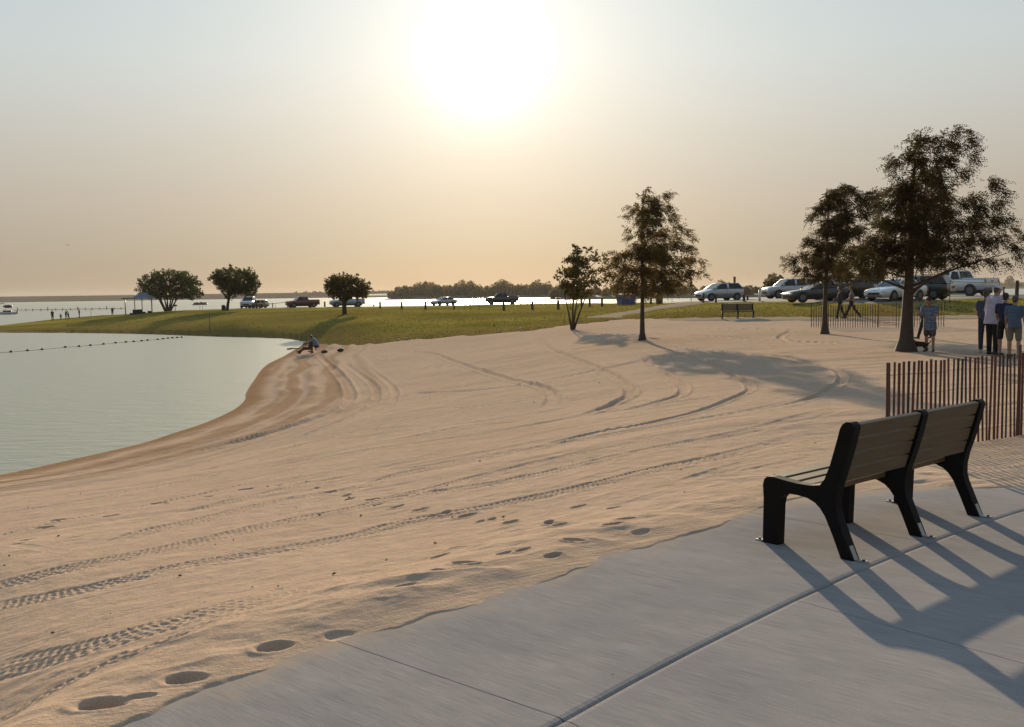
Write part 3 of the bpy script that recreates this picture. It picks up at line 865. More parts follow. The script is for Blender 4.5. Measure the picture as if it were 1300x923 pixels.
joints_a = [(gp(431, 815), gp(710, 911)), (gp(944, 649), gp(1141, 682))]
ja = []
for a, b in joints_a:
    ja.append((line_cross(c1, a, b), line_cross(c2, a, b)))
ang_j = math.atan2((joints_a[0][1] - joints_a[0][0]).y, (joints_a[0][1] - joints_a[0][0]).x)
CONC = concrete_mat(ang_j)
sp1 = ja[1][0] - ja[0][0]; sp2 = ja[1][1] - ja[0][1]
cuts = [(0.01, 0.01)] + [(ja[0][0] - k * sp1, ja[0][1] - k * sp2) for k in (2, 1)] + ja + [(ja[1][0] + k * 2.6, ja[1][1] + k * 2.6) for k in (1, 2, 3)] + [(c1[0][-1] - .01, c2[0][-1] - .01)]
wbm = bmesh.new()
DUST = wbm.verts.layers.float.new('dust')


def slab(poly, zt=0.0, th=0.14):
    a = [wbm.verts.new((p.x, p.y, zt)) for p in poly]
    b = [wbm.verts.new((p.x, p.y, zt - th)) for p in poly]
    f = wbm.faces.new(a)
    wbm.faces.new(list(reversed(b)))
    n = len(poly)
    for i in range(n):
        j = (i + 1) % n
        wbm.faces.new((a[i], b[i], b[j], a[j]))
    return a


tops = []
GAP = 0.003


def strip(ca, cb, s0, s1, g_a, g_b, nseg=None):
    """slab between curve ca and cb; s0, s1 = (pos on a, pos on b); g_a/g_b = joint half-gap towards each curve"""
    n = nseg or max(2, int((s1[0] - s0[0]) / 0.4))
    pa, pb = [], []
    for i in range(n + 1):
        t = i / n
        pa.append(pos(ca, s0[0] + (s1[0] - s0[0]) * t)); pb.append(pos(cb, s0[1] + (s1[1] - s0[1]) * t))
    out_a, out_b = [], []
    for i in range(n + 1):
        d = (pb[i] - pa[i]).normalized()
        out_a.append(pa[i] + d * g_a); out_b.append(pb[i] - d * g_b)
    # cross gaps
    for lst in (out_a, out_b):
        lst[0] = lst[0] + (lst[1] - lst[0]).normalized() * GAP; lst[-1] = lst[-1] + (lst[-2] - lst[-1]).normalized() * GAP
    vs = slab(out_a + list(reversed(out_b)))
    if ca is c1:
        for v in vs[:n + 1]: v[DUST] = 1.0
    return vs[:n + 1], vs[n + 1:]


for i in range(len(cuts) - 1):
    tops.append((strip(c1, c2, cuts[i], cuts[i + 1], 0.0, 0.036)[1], 1))
# the second lane of the walkway, on the camera's side of the long joint
nrm = [Vector((0.58, -0.81))]
W3 = []
for p_i in range(len(c2[0])):
    W3.append(Vector((c2[1][p_i], c2[2][p_i])) + Vector((0.62, -0.78)) * 7.0)
c3 = (c2[0], np.array([p.x for p in W3]), np.array([p.y for p in W3]))
jb = line_cross(c2, gp(1070, 776), gp(1300, 831))
jb0 = ja[0][1]
bc = [0.01, jb0 - (jb - jb0), jb0, (jb if jb else jb0 + 3)]
bc += [bc[-1] + 2.9, bc[-1] + 5.8, c2[0][-1] - .01]
for i in range(len(bc) - 1):
    tops.append((strip(c2, c3, (bc[i], bc[i]), (bc[i + 1], bc[i + 1]), 0.036, 0.0)[0], -1))
# the long joint is a shallow tooled groove: each slab's edge slopes gently down to it
for vs, sg in tops:
    row = []
    for k, v in enumerate(vs):
        t = (vs[min(k + 1, len(vs) - 1)].co - vs[max(k - 1, 0)].co).normalized()
        n = Vector((-t.y, t.x, 0))
        q = min((v.co + n * .034, v.co - n * .034), key=lambda p: min((p.x - a) ** 2 + (p.y - b) ** 2 for a, b in zip(c2[1], c2[2])) if False else abs(poly_sd(np.array([p.x]), np.array([p.y]), list(zip(c2[1], c2[2])), closed=False)[0]))
        row.append((wbm.verts.new((v.co.x * .35 + q.x * .65, v.co.y * .35 + q.y * .65, -.0035)), wbm.verts.new((q.x, q.y, -.011)), wbm.verts.new((q.x, q.y, -.12))))
    for k in range(len(vs) - 1):
        a, b = row[k], row[k + 1]
        wbm.faces.new((vs[k], vs[k + 1], b[0], a[0])); wbm.faces.new((a[0], b[0], b[1], a[1])); wbm.faces.new((a[1], b[1], b[2], a[2]))
walk = bm_obj('walkway', wbm, CONC)
tag(walk, 'broom-finished grey concrete walkway', 'walkway', kind='structure')

# ------------------------------------------------------------------ sky, sun, haze
world = bpy.data.worlds.new('World'); scn.world = world; world.use_nodes = True
wn = world.node_tree
bg = wn.nodes['Background']
sky = N(wn, 'ShaderNodeTexSky', sky_type='NISHITA', sun_disc=False)
sky.sun_elevation = SUN_EL; sky.sun_rotation = SUN_AZ
sky.altitude = 0; sky.air_density = 1.0; sky.dust_density = 0.3; sky.ozone_density = 1.0
wt = N(wn, 'ShaderNodeTexCoord')
# dusty evening air: an even veil over the whole sky, thicker and less blue towards the horizon, and the aureole round the sun
dt = N(wn, 'ShaderNodeVectorMath', operation='DOT_PRODUCT'); dt.inputs[1].default_value = SUN_DIR
wn.links.new(wt.outputs['Generated'], dt.inputs[0])
ac = N(wn, 'ShaderNodeMath', operation='ARCCOSINE'); wn.links.new(dt.outputs['Value'], ac.inputs[0])


def glow(width, power, strength, col):
    a = N(wn, 'ShaderNodeMath', operation='DIVIDE', i_1=math.radians(width)); wn.links.new(ac.outputs[0], a.inputs[0])
    b = N(wn, 'ShaderNodeMath', operation='POWER', i_1=power); wn.links.new(a.outputs[0], b.inputs[0])
    c = N(wn, 'ShaderNodeMath', operation='MULTIPLY', i_1=-1.0); wn.links.new(b.outputs[0], c.inputs[0])
    e = N(wn, 'ShaderNodeMath', operation='EXPONENT'); wn.links.new(c.outputs[0], e.inputs[0])
    v = N(wn, 'ShaderNodeVectorMath', operation='SCALE'); v.inputs[0].default_value = [x * strength for x in col]
    wn.links.new(e.outputs[0], v.inputs['Scale'])
    return v.outputs[0]


g1 = glow(1.22, 1.12, 16.0, (1.0, 0.95, 0.82))
g2 = glow(5.5, 1.0, 1.8, (1.0, 0.95, 0.83))
sep = N(wn, 'ShaderNodeSeparateXYZ'); wn.links.new(wt.outputs['Generated'], sep.inputs[0])
thin = N(wn, 'ShaderNodeFloatCurve')
_cv = thin.mapping.curves[0]
_cv.points[0].location = (0.0, 0.05); _cv.points[1].location = (1.0, 1.0); _cv.points.new(0.27, 0.22); _cv.points.new(0.5, 0.5)
thin.mapping.update(); wn.links.new(sep.outputs['Z'], thin.inputs['Value'])
mul = N(wn, 'ShaderNodeVectorMath', operation='SCALE'); wn.links.new(sky.outputs[0], mul.inputs[0]); wn.links.new(thin.outputs[0], mul.inputs['Scale'])
vr = N(wn, 'ShaderNodeValToRGB'); wn.links.new(sep.outputs['Z'], vr.inputs[0])
_el = vr.color_ramp.elements
_el[0].position = 0.0; _el[0].color = (0.53, 0.465, 0.44, 1); _el[1].position = 1.0; _el[1].color = (0.55, 0.82, 1.0, 1)
for _p, _k in ((0.04, (0.66, 0.545, 0.475)), (0.09, (0.88, 0.68, 0.555)), (0.14, (1.0, 0.85, 0.69)), (0.18, (1.07, 0.98, 0.84)), (0.225, (1.07, 1.06, 0.95)), (0.28, (0.96, 0.99, 0.90)), (0.45, (0.78, 0.95, 1.0))):
    _e = _el.new(_p); _e.color = (*_k, 1)
vsc = N(wn, 'ShaderNodeVectorMath', operation='SCALE'); vsc.inputs['Scale'].default_value = 2.0; wn.links.new(vr.outputs[0], vsc.inputs[0])
veil = N(wn, 'ShaderNodeVectorMath', operation='ADD'); wn.links.new(vsc.outputs[0], veil.inputs[1]); wn.links.new(mul.outputs[0], veil.inputs[0])
s1 = N(wn, 'ShaderNodeVectorMath', operation='ADD'); wn.links.new(veil.outputs[0], s1.inputs[0]); wn.links.new(g1, s1.inputs[1])
s2 = N(wn, 'ShaderNodeVectorMath', operation='ADD'); wn.links.new(s1.outputs[0], s2.inputs[0]); wn.links.new(g2, s2.inputs[1])
fade = N(wn, 'ShaderNodeMapRange', i_1=math.radians(45), i_2=math.radians(120), i_3=1.0, i_4=0.58); wn.links.new(ac.outputs[0], fade.inputs[0])
s3 = N(wn, 'ShaderNodeVectorMath', operation='SCALE'); wn.links.new(s2.outputs[0], s3.inputs[0]); wn.links.new(fade.outputs[0], s3.inputs['Scale'])
wn.links.new(s3.outputs[0], bg.inputs['Color'])
bg.inputs['Strength'].default_value = 0.10

sl_ = bpy.data.lights.new('sun', 'SUN'); sl_.energy = 4.35; sl_.angle = math.radians(0.6); sl_.color = (1.0, 0.81, 0.53)
so_ = bpy.data.objects.new('sun', sl_); COL.objects.link(so_)
so_.rotation_euler = (-SUN_DIR).to_track_quat('-Z', 'Y').to_euler()
so_.location = (0, 50, 60)

hm = bpy.data.materials.new('haze_air'); hm.use_nodes = True
hn = hm.node_tree
for n in list(hn.nodes):
    if n.type == 'BSDF_PRINCIPLED': hn.nodes.remove(n)
pv = N(hn, 'ShaderNodeVolumePrincipled')
pv.inputs['Color'].default_value = (0.80, 0.74, 0.70, 1); pv.inputs['Density'].default_value = 0.00009; pv.inputs['Anisotropy'].default_value = 0.1
pv.inputs['Density Attribute'].default_value = ''
hn.links.new(pv.outputs[0], hn.nodes['Material Output'].inputs['Volume'])
bm = bmesh.new(); add_box(bm, (0, 0, 9.5), (7000, 7000, 33.0))
hz = bm_obj('haze', bm, hm); tag(hz, 'pale warm evening haze over the lake', 'haze', kind='stuff')


# ------------------------------------------------------------------ benches
PROFILE = [(0.0, 0.0), (0.006, 0.30), (0.0, 0.395), (0.010, 0.432), (0.035, 0.452), (0.075, 0.456), (0.15, 0.447), (0.26, 0.437), (0.36, 0.437), (0.43, 0.449), (0.462, 0.49),
           (0.500, 0.585), (0.545, 0.74), (0.568, 0.826), (0.585, 0.856), (0.612, 0.872), (0.640, 0.872), (0.660, 0.857), (0.667, 0.835), (0.640, 0.72), (0.595, 0.565), (0.562, 0.465), (0.545, 0.38),
           (0.545, 0.305), (0.560, 0.25), (0.605, 0.145), (0.668, 0.0), (0.583, 0.0), (0.525, 0.135), (0.470, 0.25), (0.432, 0.30), (0.395, 0.33), (0.34, 0.352), (0.27, 0.360), (0.20, 0.360), (0.160, 0.345),
           (0.138, 0.318), (0.128, 0.27), (0.118, 0.0)]


def bench_proto(nm, label, group):
    """origin at the middle of the three front feet; x along the bench, y from front to rear"""
    root = empty(nm, (0, 0, 0), 0, label, 'bench', group)
    for k in (-1, 0, 1):
        x = k * 0.875
        bm = bmesh.new(); add_prism(bm, PROFILE, x - 0.038, 0.076)
        fr = bm_obj('bench_frame', bm, BLACK_PAINT, root, bevel=0.012, seg=2)
        for y, sgn in ((0.668, 1), (0.0, -1)):
            bm = bmesh.new()
            add_box(bm, (x, y + sgn * 0.036, 0.004), (0.044, 0.072, 0.006))
            tilt = Euler((0.43 if sgn > 0 else 0.0, 0, 0)).to_matrix()
            add_box(bm, (x, y + (-0.020 if sgn > 0 else -0.004), 0.045), (0.042, 0.005, 0.09), rot=tilt)
            br = bm_obj('foot_bracket', bm, STEEL, fr)
            bm = bmesh.new(); add_tube(bm, (x, y + sgn * 0.050, 0.007), (x, y + sgn * 0.050, 0.017), 0.011, n=8)
            bm_obj('bolt', bm, BOLT, fr)
    bm = bmesh.new()
    # four back boards set against the front edge of the uprights, shifted towards the rear edge
    for i in range(4):
        z0 = 0.475 + i * 0.098
        zc = z0 + 0.046
        y = 0.468 + 0.05 + (zc - 0.47) * 0.285
        for xa, xb in ((-0.835, -0.040), (0.040, 0.835)):
            add_box(bm, ((xa + xb) / 2, y + .012, zc), (xb - xa, 0.036, 0.0905), rot=Euler((-0.278, 0, 0)).to_matrix())
    bm_obj('backrest', bm, BOARD, root, bevel=0.004, seg=1)
    bm = bmesh.new()
    for i in range(4):
        y = 0.065 + i * 0.099
        z = 0.435 - 0.012 * i if i < 3 else 0.405
        for xa, xb in ((-0.835, -0.040), (0.040, 0.835)):
            add_box(bm, ((xa + xb) / 2, y, z), (xb - xa, 0.090, 0.036), rot=Euler((-0.06, 0, 0)).to_matrix())
    bm_obj('seat', bm, BOARD, root, bevel=0.004, seg=1)
    return root


bf = [gp(978, 690), gp(1147, 637)]
bench = bench_proto('park_bench', 'empty park bench with black iron frames and tan boards standing on the concrete walkway', 'park benches')
bdir = Vector((0.75978, 0.65018, 0))
b_mid = gp(978, 690) + bdir * 0.911 + Vector((0.650, -0.760, 0)) * -0.06
bench.location = (b_mid.x, b_mid.y, 0.0)
bench.rotation_euler = (0, 0, math.atan2(bdir.y, bdir.x) + 0.0)
# local +y must point from front to rear (towards the camera, right): the profile is mirrored by turning the bench half round
for ch in bench.children_recursive:
    me = ch.data
    co = np.empty(len(me.vertices) * 3, np.float32); me.vertices.foreach_get('co', co); co = co.reshape(-1, 3); co[:, 1] *= -1
    me.vertices.foreach_set('co', co.ravel()); me.flip_normals(); me.update()
far = copy_tree(bench)
far['label'] = 'distant park bench at the far edge of the sand below the parked silver hatchback'
p = on_land(937, 406)
far.location = (p.x, p.y, p.z + 0.05)
far.rotation_euler = (0, 0, math.radians(172))


# ------------------------------------------------------------------ slatted fences
def slat_fence(label, pts, height, n_slats, tall_ends=True, w=0.034, netting=None, mats=(SLAT, SLAT_GREY), seed=1, sections=None, post_at=(), jit=0.022):
    rr = random.Random(seed)
    root = empty('slat_fence', pts[0], 0, label, 'fence', 'slatted sand fences')
    o = Vector(pts[0])
    L = [0]
    for i in range(len(pts) - 1): L.append(L[-1] + (pts[i + 1] - pts[i]).length)
    def at(s):
        for i in range(len(pts) - 1):
            if s <= L[i + 1] or i == len(pts) - 2:
                t = (s - L[i]) / (L[i + 1] - L[i]); return pts[i].lerp(pts[i + 1], t) - o, (pts[i + 1] - pts[i]).normalized()
    for (s0, s1) in (sections or [(0, L[-1])]):
        bm = bmesh.new(); k = max(2, int(n_slats * (s1 - s0) / L[-1]))
        for i in range(k + 1):
            s = s0 + (s1 - s0) * i / k
            q, d = at(s)
            h = height * (1 + rr.uniform(-jit, jit) * 1.5)
            ra = math.atan2(d.y, d.x) + rr.uniform(-.2, .2)
            m = Matrix.Rotation(ra, 3, 'Z') @ Euler((rr.uniform(-.02, .02), rr.uniform(-.016, .016), 0)).to_matrix()
            vs = add_box(bm, q + Vector((0, 0, h / 2 - 0.03)), (w * rr.uniform(.85, 1.15), 0.010, h + .06), rot=m)
            mi = 1 if rr.random() < 0.22 else 0
            for v in vs:
                for f in v.link_faces: f.material_index = mi
        bm_obj('slat_panel', bm, list(mats), root)
        for hh in (0.12, 0.38, 0.63, 0.86):
            bm = bmesh.new()
            pr = None; m = max(4, int((s1 - s0) / 0.25))
            for i in range(m + 1):
                q, d = at(s0 + (s1 - s0) * i / m)
                q = q + Vector((-d.y, d.x, 0)) * 0.008 + Vector((0, 0, height * hh + 0.008 * math.sin(i * 1.7)))
                if pr is not None: add_tube(bm, pr, q, 0.0028, n=5, caps=False)
                pr = q
            bm_obj('fence_wire', bm, WIRE, root, smooth=True)
    for s, hh in post_at:
        q, d = at(s)
        bm = bmesh.new(); add_box(bm, q + Vector((-d.y, d.x, 0)) * 0.035 + Vector((0, 0, hh / 2 - .1)), (0.034, 0.03, hh + .2), rz=math.atan2(d.y, d.x))
        bm_obj('post', bm, POSTM, root, bevel=.004, seg=1)
    if netting:
        s0, s1 = netting
        bm = bmesh.new()
        (a, d), (b, _) = at(s0), at(s1)
        n = 14
        for i in range(n + 1):
            q = a.lerp(b, i / n); add_tube(bm, q + Vector((0, 0, .04)), q + Vector((0, 0, height * .97)), 0.006, n=4)
        for i in range(12):
            z = .04 + i * (height * .93) / 11; add_tube(bm, a + Vector((0, 0, z)), b + Vector((0, 0, z - .02 * math.sin(i))), 0.006, n=4)
        bm_obj('netting', bm, simple('orange_brown_netting', (0.22, 0.09, 0.05), 0.8), root)
    return root


f0, f1 = gp(1128, 576, -0.11), gp(1297, 551, -0.11)
fd = (f1 - f0); fl = fd.length
pts = [f0, f1, f1 + fd.normalized() * 3.2]
for q in pts: q.z = ground_z(q.x, q.y)
slat_fence('nearby red-brown wooden slat fence standing in the sand behind the big bench', pts, 0.985, int((fl + 3.2) / 0.0795), post_at=((0.02, .99), (fl - .02, 1.09)), seed=4, w=.029, jit=.007)
q0, q1 = on_land(1030, 415.5), on_land(1198, 414.5)
ql = (q1 - q0).length
slat_fence('distant dark slat fence with a netting patch behind the two largest trees', [q0, q1], 1.0, 54, seed=9, w=0.03,
           sections=[(0, ql * .51), (ql * .65, ql)], post_at=((0, 1.05), (ql * .515, 1.08), (ql * .65, 1.08), (ql, 1.1)), netting=(ql * .515, ql * .65))


# ------------------------------------------------------------------ trees
def unit_rand(n):
    v = rng.normal(size=(n, 3)); return v / np.linalg.norm(v, axis=1, keepdims=True)


def quads(center, ax1, ax2):
    """rhombus leaves: (n,3) centres and half-axes"""
    n = len(center)
    V = np.empty((n, 4, 3)); V[:, 0] = center - ax1; V[:, 1] = center + ax2 * 1.0 + ax1 * .1; V[:, 2] = center + ax1; V[:, 3] = center - ax2 * 1.0 + ax1 * .1
    return V.reshape(-1, 3), np.arange(n * 4).reshape(-1, 4)


def spray_leaves(blobs, per_m3, twig, nl, llen, lwid, droop, axis_x=0.0):
    """feathery twigs: each twig carries nl narrow leaflets"""
    Cs, A1, A2 = [], [], []
    for (bx, by, bz, r) in blobs:
        k = max(4, int(per_m3 * r ** 2.2))
        u = unit_rand(k); rad = r * rng.random(k) ** 0.45
        c = np.array([bx, by, bz]) + u * rad[:, None] * np.array([1, 1, .8])
        # twigs point outward from the trunk, drooping
        o = c - np.array([axis_x, 0, 0]); o[:, 2] = 0
        o /= np.linalg.norm(o, axis=1, keepdims=True) + 1e-6
        d = o * 0.8 + unit_rand(k) * 0.75; d[:, 2] -= droop * rng.uniform(.3, 1.2, k)
        d /= np.linalg.norm(d, axis=1, keepdims=True)
        tl = twig * rng.uniform(.6, 1.3, k)
        side = np.cross(d, unit_rand(k)); side /= np.linalg.norm(side, axis=1, keepdims=True) + 1e-6
        for j in range(nl):
            t = (j + .5) / nl
            sg = 1 if j % 2 else -1
            base = c + d * (tl * t)[:, None]; base[:, 2] -= droop * .35 * tl * t * t
            ld = side * sg * 0.85 + d * 0.6 + unit_rand(k) * .25; ld /= np.linalg.norm(ld, axis=1, keepdims=True)
            ln = llen * rng.uniform(.7, 1.2, k) * (1.1 - .5 * t)
            wv = np.cross(ld, unit_rand(k)); wv /= np.linalg.norm(wv, axis=1, keepdims=True) + 1e-6
            Cs.append(base + ld * ln[:, None] * .5); A1.append(ld * ln[:, None] * .5); A2.append(wv * lwid * .5)
    return quads(np.concatenate(Cs), np.concatenate(A1), np.concatenate(A2))


def broad_leaves(blobs, per_m3, size, flat=0.8):
    Cs, A1, A2 = [], [], []
    for (bx, by, bz, r) in blobs:
        k = max(6, int(per_m3 * r ** 2.2))
        u = unit_rand(k); rad = r * rng.random(k) ** 0.42
        c = np.array([bx, by, bz]) + u * rad[:, None] * np.array([1, 1, flat])
        d = unit_rand(k); e = np.cross(d, unit_rand(k)); e /= np.linalg.norm(e, axis=1, keepdims=True) + 1e-6
        s = size * rng.uniform(.6, 1.3, k)[:, None]
        Cs.append(c); A1.append(d * s * .5); A2.append(e * s * .3)
    return quads(np.concatenate(Cs), np.concatenate(A1), np.concatenate(A2))


def limb(bm, pts, r0, r1, n=7):
    pts = [Vector(p) for p in pts]
    m = len(pts) - 1; rings = []
    for i, p in enumerate(pts):
        d = (pts[min(i + 1, m)] - pts[max(i - 1, 0)]).normalized()
        q = Vector((0, 0, 1)).rotation_difference(d)
        r = r0 + (r1 - r0) * (i / m) ** 0.8
        rings.append([bm.verts.new(p + q @ Vector((math.cos(2 * PI * k / n) * r, math.sin(2 * PI * k / n) * r, 0))) for k in range(n)])
    for i in range(m):
        for k in range(n):
            bm.faces.new((rings[i][k], rings[i][(k + 1) % n], rings[i + 1][(k + 1) % n], rings[i + 1][k]))
    bm.faces.new(rings[-1])


def bent(a, b, n=5, sag=0.0, wob=0.04):
    a, b = Vector(a), Vector(b); L = (b - a).length; out = []
    w = Vector((random.uniform(-1, 1), random.uniform(-1, 1), random.uniform(-1, 1))) * wob * L
    for i in range(n + 1):
        t = i / n
        p = a.lerp(b, t) + w * math.sin(PI * t); p.z += sag * L * math.sin(PI * t)
        out.append(p)
    return out


def px_blobs(base_px, d, lst, org, sc, copies, half_depth, seed, tight=1.0):
    """crown clumps read off the photograph as (x, y, r) in a zoom with origin org and scale sc; returned in metres round the trunk, with depth"""
    rr = random.Random(seed); ca = math.cos(math.atan2(base_px[0] - 650, FPX)); k = d / FPX * ca; out = []
    for (x, y, r) in lst:
        X = (org[0] + x * sc - base_px[0]) * k * ca; Z = (base_px[1] - (org[1] + y * sc)) * k; R = r * sc * k * tight * (.86 if y < 340 else 1)
        out.append((X, rr.uniform(-.5, .5) * half_depth * .6, Z, R))
        for _ in range(copies):
            a = rr.choice((-1, 1)) * rr.uniform(.5, 1.45)
            xx = X * math.cos(a); yy = abs(X) * math.sin(a) + rr.uniform(-.3, .3)
            out.append((xx * .92, yy, Z + rr.uniform(-.15, .15), R * rr.uniform(.8, 1.05)))
    return out


def plant_tree(name, label, cat, base, crown, trunk_bm, leaf, group=None, bark=BARK):
    ang = -math.atan2(base.x, base.y)
    root = empty(name, base, ang, label, cat, group)
    t = bm_obj('trunk', trunk_bm, bark, root, smooth=True)
    V, F = crown
    me = np_mesh('crown', V, F)
    link('crown', me, leaf, root, smooth=False)
    return root


CYP_A = leaf_mat('cypress_leaf_dark', (0.036, 0.034, 0.014), (0.080, 0.055, 0.023), .34)
CYP_B = leaf_mat('cypress_leaf_rusty', (0.075, 0.065, 0.024), (0.135, 0.085, 0.034), .48)
BROAD = leaf_mat('broad_leaf', (0.035, 0.050, 0.016), (0.065, 0.070, 0.022), .30)
YOUNG = leaf_mat('young_leaf', (0.060, 0.060, 0.020), (0.105, 0.080, 0.028), .36)

# the largest cypress, far right
pb = (1150, 446); P = on_land(*pb); D = math.hypot(P.x, P.y); kk = D / FPX * math.cos(math.atan2(P.x, P.y))
BIG = [(700, 85, 22), (690, 140, 42), (765, 120, 36), (765, 180, 45), (862, 105, 28), (850, 170, 50), (930, 85, 30), (925, 150, 45), (940, 220, 40), (820, 230, 58), (900, 275, 42), (700, 215, 50),
       (640, 190, 30), (590, 225, 36), (575, 195, 22), (600, 280, 28), (690, 300, 55), (780, 310, 55), (845, 330, 32), (570, 350, 34), (640, 370, 55), (720, 390, 58), (790, 390, 42), (560, 420, 45),
       (640, 450, 58), (740, 460, 58), (830, 460, 45), (900, 430, 40), (960, 400, 36), (1040, 355, 45), (1030, 325, 20), (1085, 400, 26), (980, 455, 48), (1060, 440, 40), (540, 500, 55), (620, 530, 58),
       (700, 540, 58), (790, 540, 58), (880, 530, 55), (960, 530, 55), (1040, 520, 50), (1100, 520, 32), (1150, 555, 26), (1190, 600, 24), (500, 570, 45), (470, 620, 52), (560, 610, 58), (640, 620, 58),
       (730, 620, 58), (820, 620, 58), (910, 620, 55), (1000, 610, 52), (1080, 605, 40), (1150, 640, 36), (1205, 655, 26), (1160, 695, 24), (390, 650, 45), (440, 700, 48), (540, 690, 55), (630, 700, 45),
       (720, 690, 42), (800, 690, 40), (880, 690, 40), (960, 690, 35), (1040, 705, 34), (1100, 710, 22), (350, 720, 40), (480, 750, 34), (390, 760, 30)]
bl = px_blobs(pb, D, BIG, (980, 150), .26, 1, 2.0, 5, .90)
tb = bmesh.new()
H = (446 - 205) * kk
limb(tb, [(0, 0, -.15), (0, 0, .05), (.005, 0, .35), (0.02, 0, .9), (.05, .02, 2.0), (.10, 0, 3.2), (.08, 0, 4.4), (.18, .05, H)], .30, .03, n=12)
for v in tb.verts:                                                  # root flare
    if v.co.z < .4: s_ = 1 + .35 * (1 - max(v.co.z, 0) / .4) ** 2; v.co.x *= s_; v.co.y *= s_
for i, (x, y, z, r) in enumerate(bl):
    rad = math.hypot(x, y)
    if rad < .5 or i % 3 or (z > 2.9 and rad > 1.2): continue
    z0 = max(1.15, z - rad * random.uniform(.25, .6)); z0 = min(z0, H - .5)
    limb(tb, bent((0.05, 0, z0), (x * .86, y * .86, z - .1), 7, -.05, .11), max(.018, .045 * (1 - z0 / H) + .02 * rad * .4), .008, n=6)
plant_tree('bald_cypress', 'largest dark bald cypress with a wide ragged crown, beside the four standing people', 'tree', P,
           spray_leaves(bl, 950, .36, 14, .11, .028, .6), tb, CYP_A, 'trees on the sand')

# the middle-right cypress, by the far fence
pb2 = (1047, 424); P = on_land(*pb2); D = math.hypot(P.x, P.y); kk = D / FPX * math.cos(math.atan2(P.x, P.y))
MID = [(320, 365, 34), (280, 385, 34), (370, 365, 30), (250, 415, 28), (330, 430, 42), (230, 455, 30), (185, 485, 22), (400, 420, 36), (450, 395, 34), (490, 395, 30), (480, 450, 34), (430, 480, 38),
       (340, 500, 46), (280, 520, 42), (250, 560, 36), (330, 570, 46), (400, 560, 44), (180, 600, 28), (240, 620, 42), (165, 660, 32), (110, 690, 32), (70, 705, 18), (220, 690, 46), (300, 640, 46),
       (130, 740, 26), (180, 765, 30), (260, 720, 46), (330, 710, 46), (400, 650, 46), (215, 790, 22), (290, 775, 34), (360, 775, 34), (430, 740, 36)]
bl = px_blobs(pb2, D, MID, (980, 150), .26, 1, 1.8, 6, .92)
tb = bmesh.new(); H = (424 - 250) * kk
limb(tb, [(0, 0, -.15), (0, 0, .05), (0, 0, .35), (.0, 0, 1.0), (.03, 0, 2.2), (.06, 0, 3.6), (.1, 0, H)], .19, .025, n=10)
for v in tb.verts:
    if v.co.z < .35: s_ = 1 + .35 * (1 - max(v.co.z, 0) / .35) ** 2; v.co.x *= s_; v.co.y *= s_
for i, (x, y, z, r) in enumerate(bl):
    rad = math.hypot(x, y)
    if rad < .4 or i % 3: continue
    z0 = min(max(1.7, z - rad * random.uniform(.2, .6)), H - .4)
    limb(tb, bent((0.03, 0, z0), (x * .85, y * .85, z - .1), 5, -.03, .05), max(.015, .03 + .012 * rad), .007, n=5)
plant_tree('bald_cypress', 'medium dark cypress rising beside the left end of the distant slat fence', 'tree', P,
           spray_leaves(bl, 700, .38, 13, .13, .036, .5), tb, CYP_A, 'trees on the sand')

# the slim cypress left of centre-right
pb3 = (815.5, 432); P = on_land(*pb3); D = math.hypot(P.x, P.y); kk = D / FPX * math.cos(math.atan2(P.x, P.y))
CEN = [(575, 95, 20), (560, 130, 30), (600, 140, 36), (660, 120, 28), (685, 108, 14), (540, 180, 36), (610, 190, 46), (670, 180, 38), (490, 170, 20), (485, 215, 24), (540, 240, 46), (610, 250, 46), (690, 230, 40),
       (480, 280, 20), (490, 320, 20), (560, 310, 46), (640, 310, 46), (720, 290, 40), (770, 305, 26), (790, 340, 18), (540, 370, 42), (620, 370, 46), (700, 370, 46), (765, 385, 36), (480, 410, 34), (430, 425, 38),
       (400, 405, 14), (390, 460, 28), (560, 430, 46), (640, 440, 46), (720, 450, 46), (780, 440, 34), (835, 450, 18), (845, 470, 12), (460, 480, 40), (400, 520, 34), (540, 500, 46), (620, 510, 42), (700, 510, 46),
       (770, 510, 38), (825, 510, 22), (430, 560, 36), (500, 570, 40), (580, 570, 40), (660, 560, 40), (730, 550, 34), (600, 605, 28), (680, 590, 34), (480, 600, 28), (410, 600, 22), (745, 590, 16), (850, 525, 8)]
bl = px_blobs(pb3, D, CEN, (680, 220), .2493, 1, 1.4, 8)
tb = bmesh.new(); H = (432 - 244) * kk
limb(tb, [(0, 0, -.15), (0, 0, .05), (0, 0, .3), (0, 0, 1.0), (.02, 0, 2.4), (.0, 0, 3.8), (.06, 0, H)], .155, .018, n=10)
for v in tb.verts:
    if v.co.z < .3: s_ = 1 + .4 * (1 - max(v.co.z, 0) / .3) ** 2; v.co.x *= s_; v.co.y *= s_
for i, (x, y, z, r) in enumerate(bl):
    rad = math.hypot(x, y)
    if rad < .35 or i % 3: continue
    z0 = min(max(1.6, z - rad * random.uniform(.1, .5)), H - .4)
    limb(tb, bent((0.02, 0, z0), (x * .85, y * .85, z - .1), 5, -.02, .05), .014 + .008 * rad, .006, n=5)
plant_tree('bald_cypress', 'slim brownish cypress with a tall see-through crown standing alone on open sand', 'tree', P,
           spray_leaves(bl, 680, .32, 12, .12, .032, .6), tb, CYP_B, 'trees on the sand')

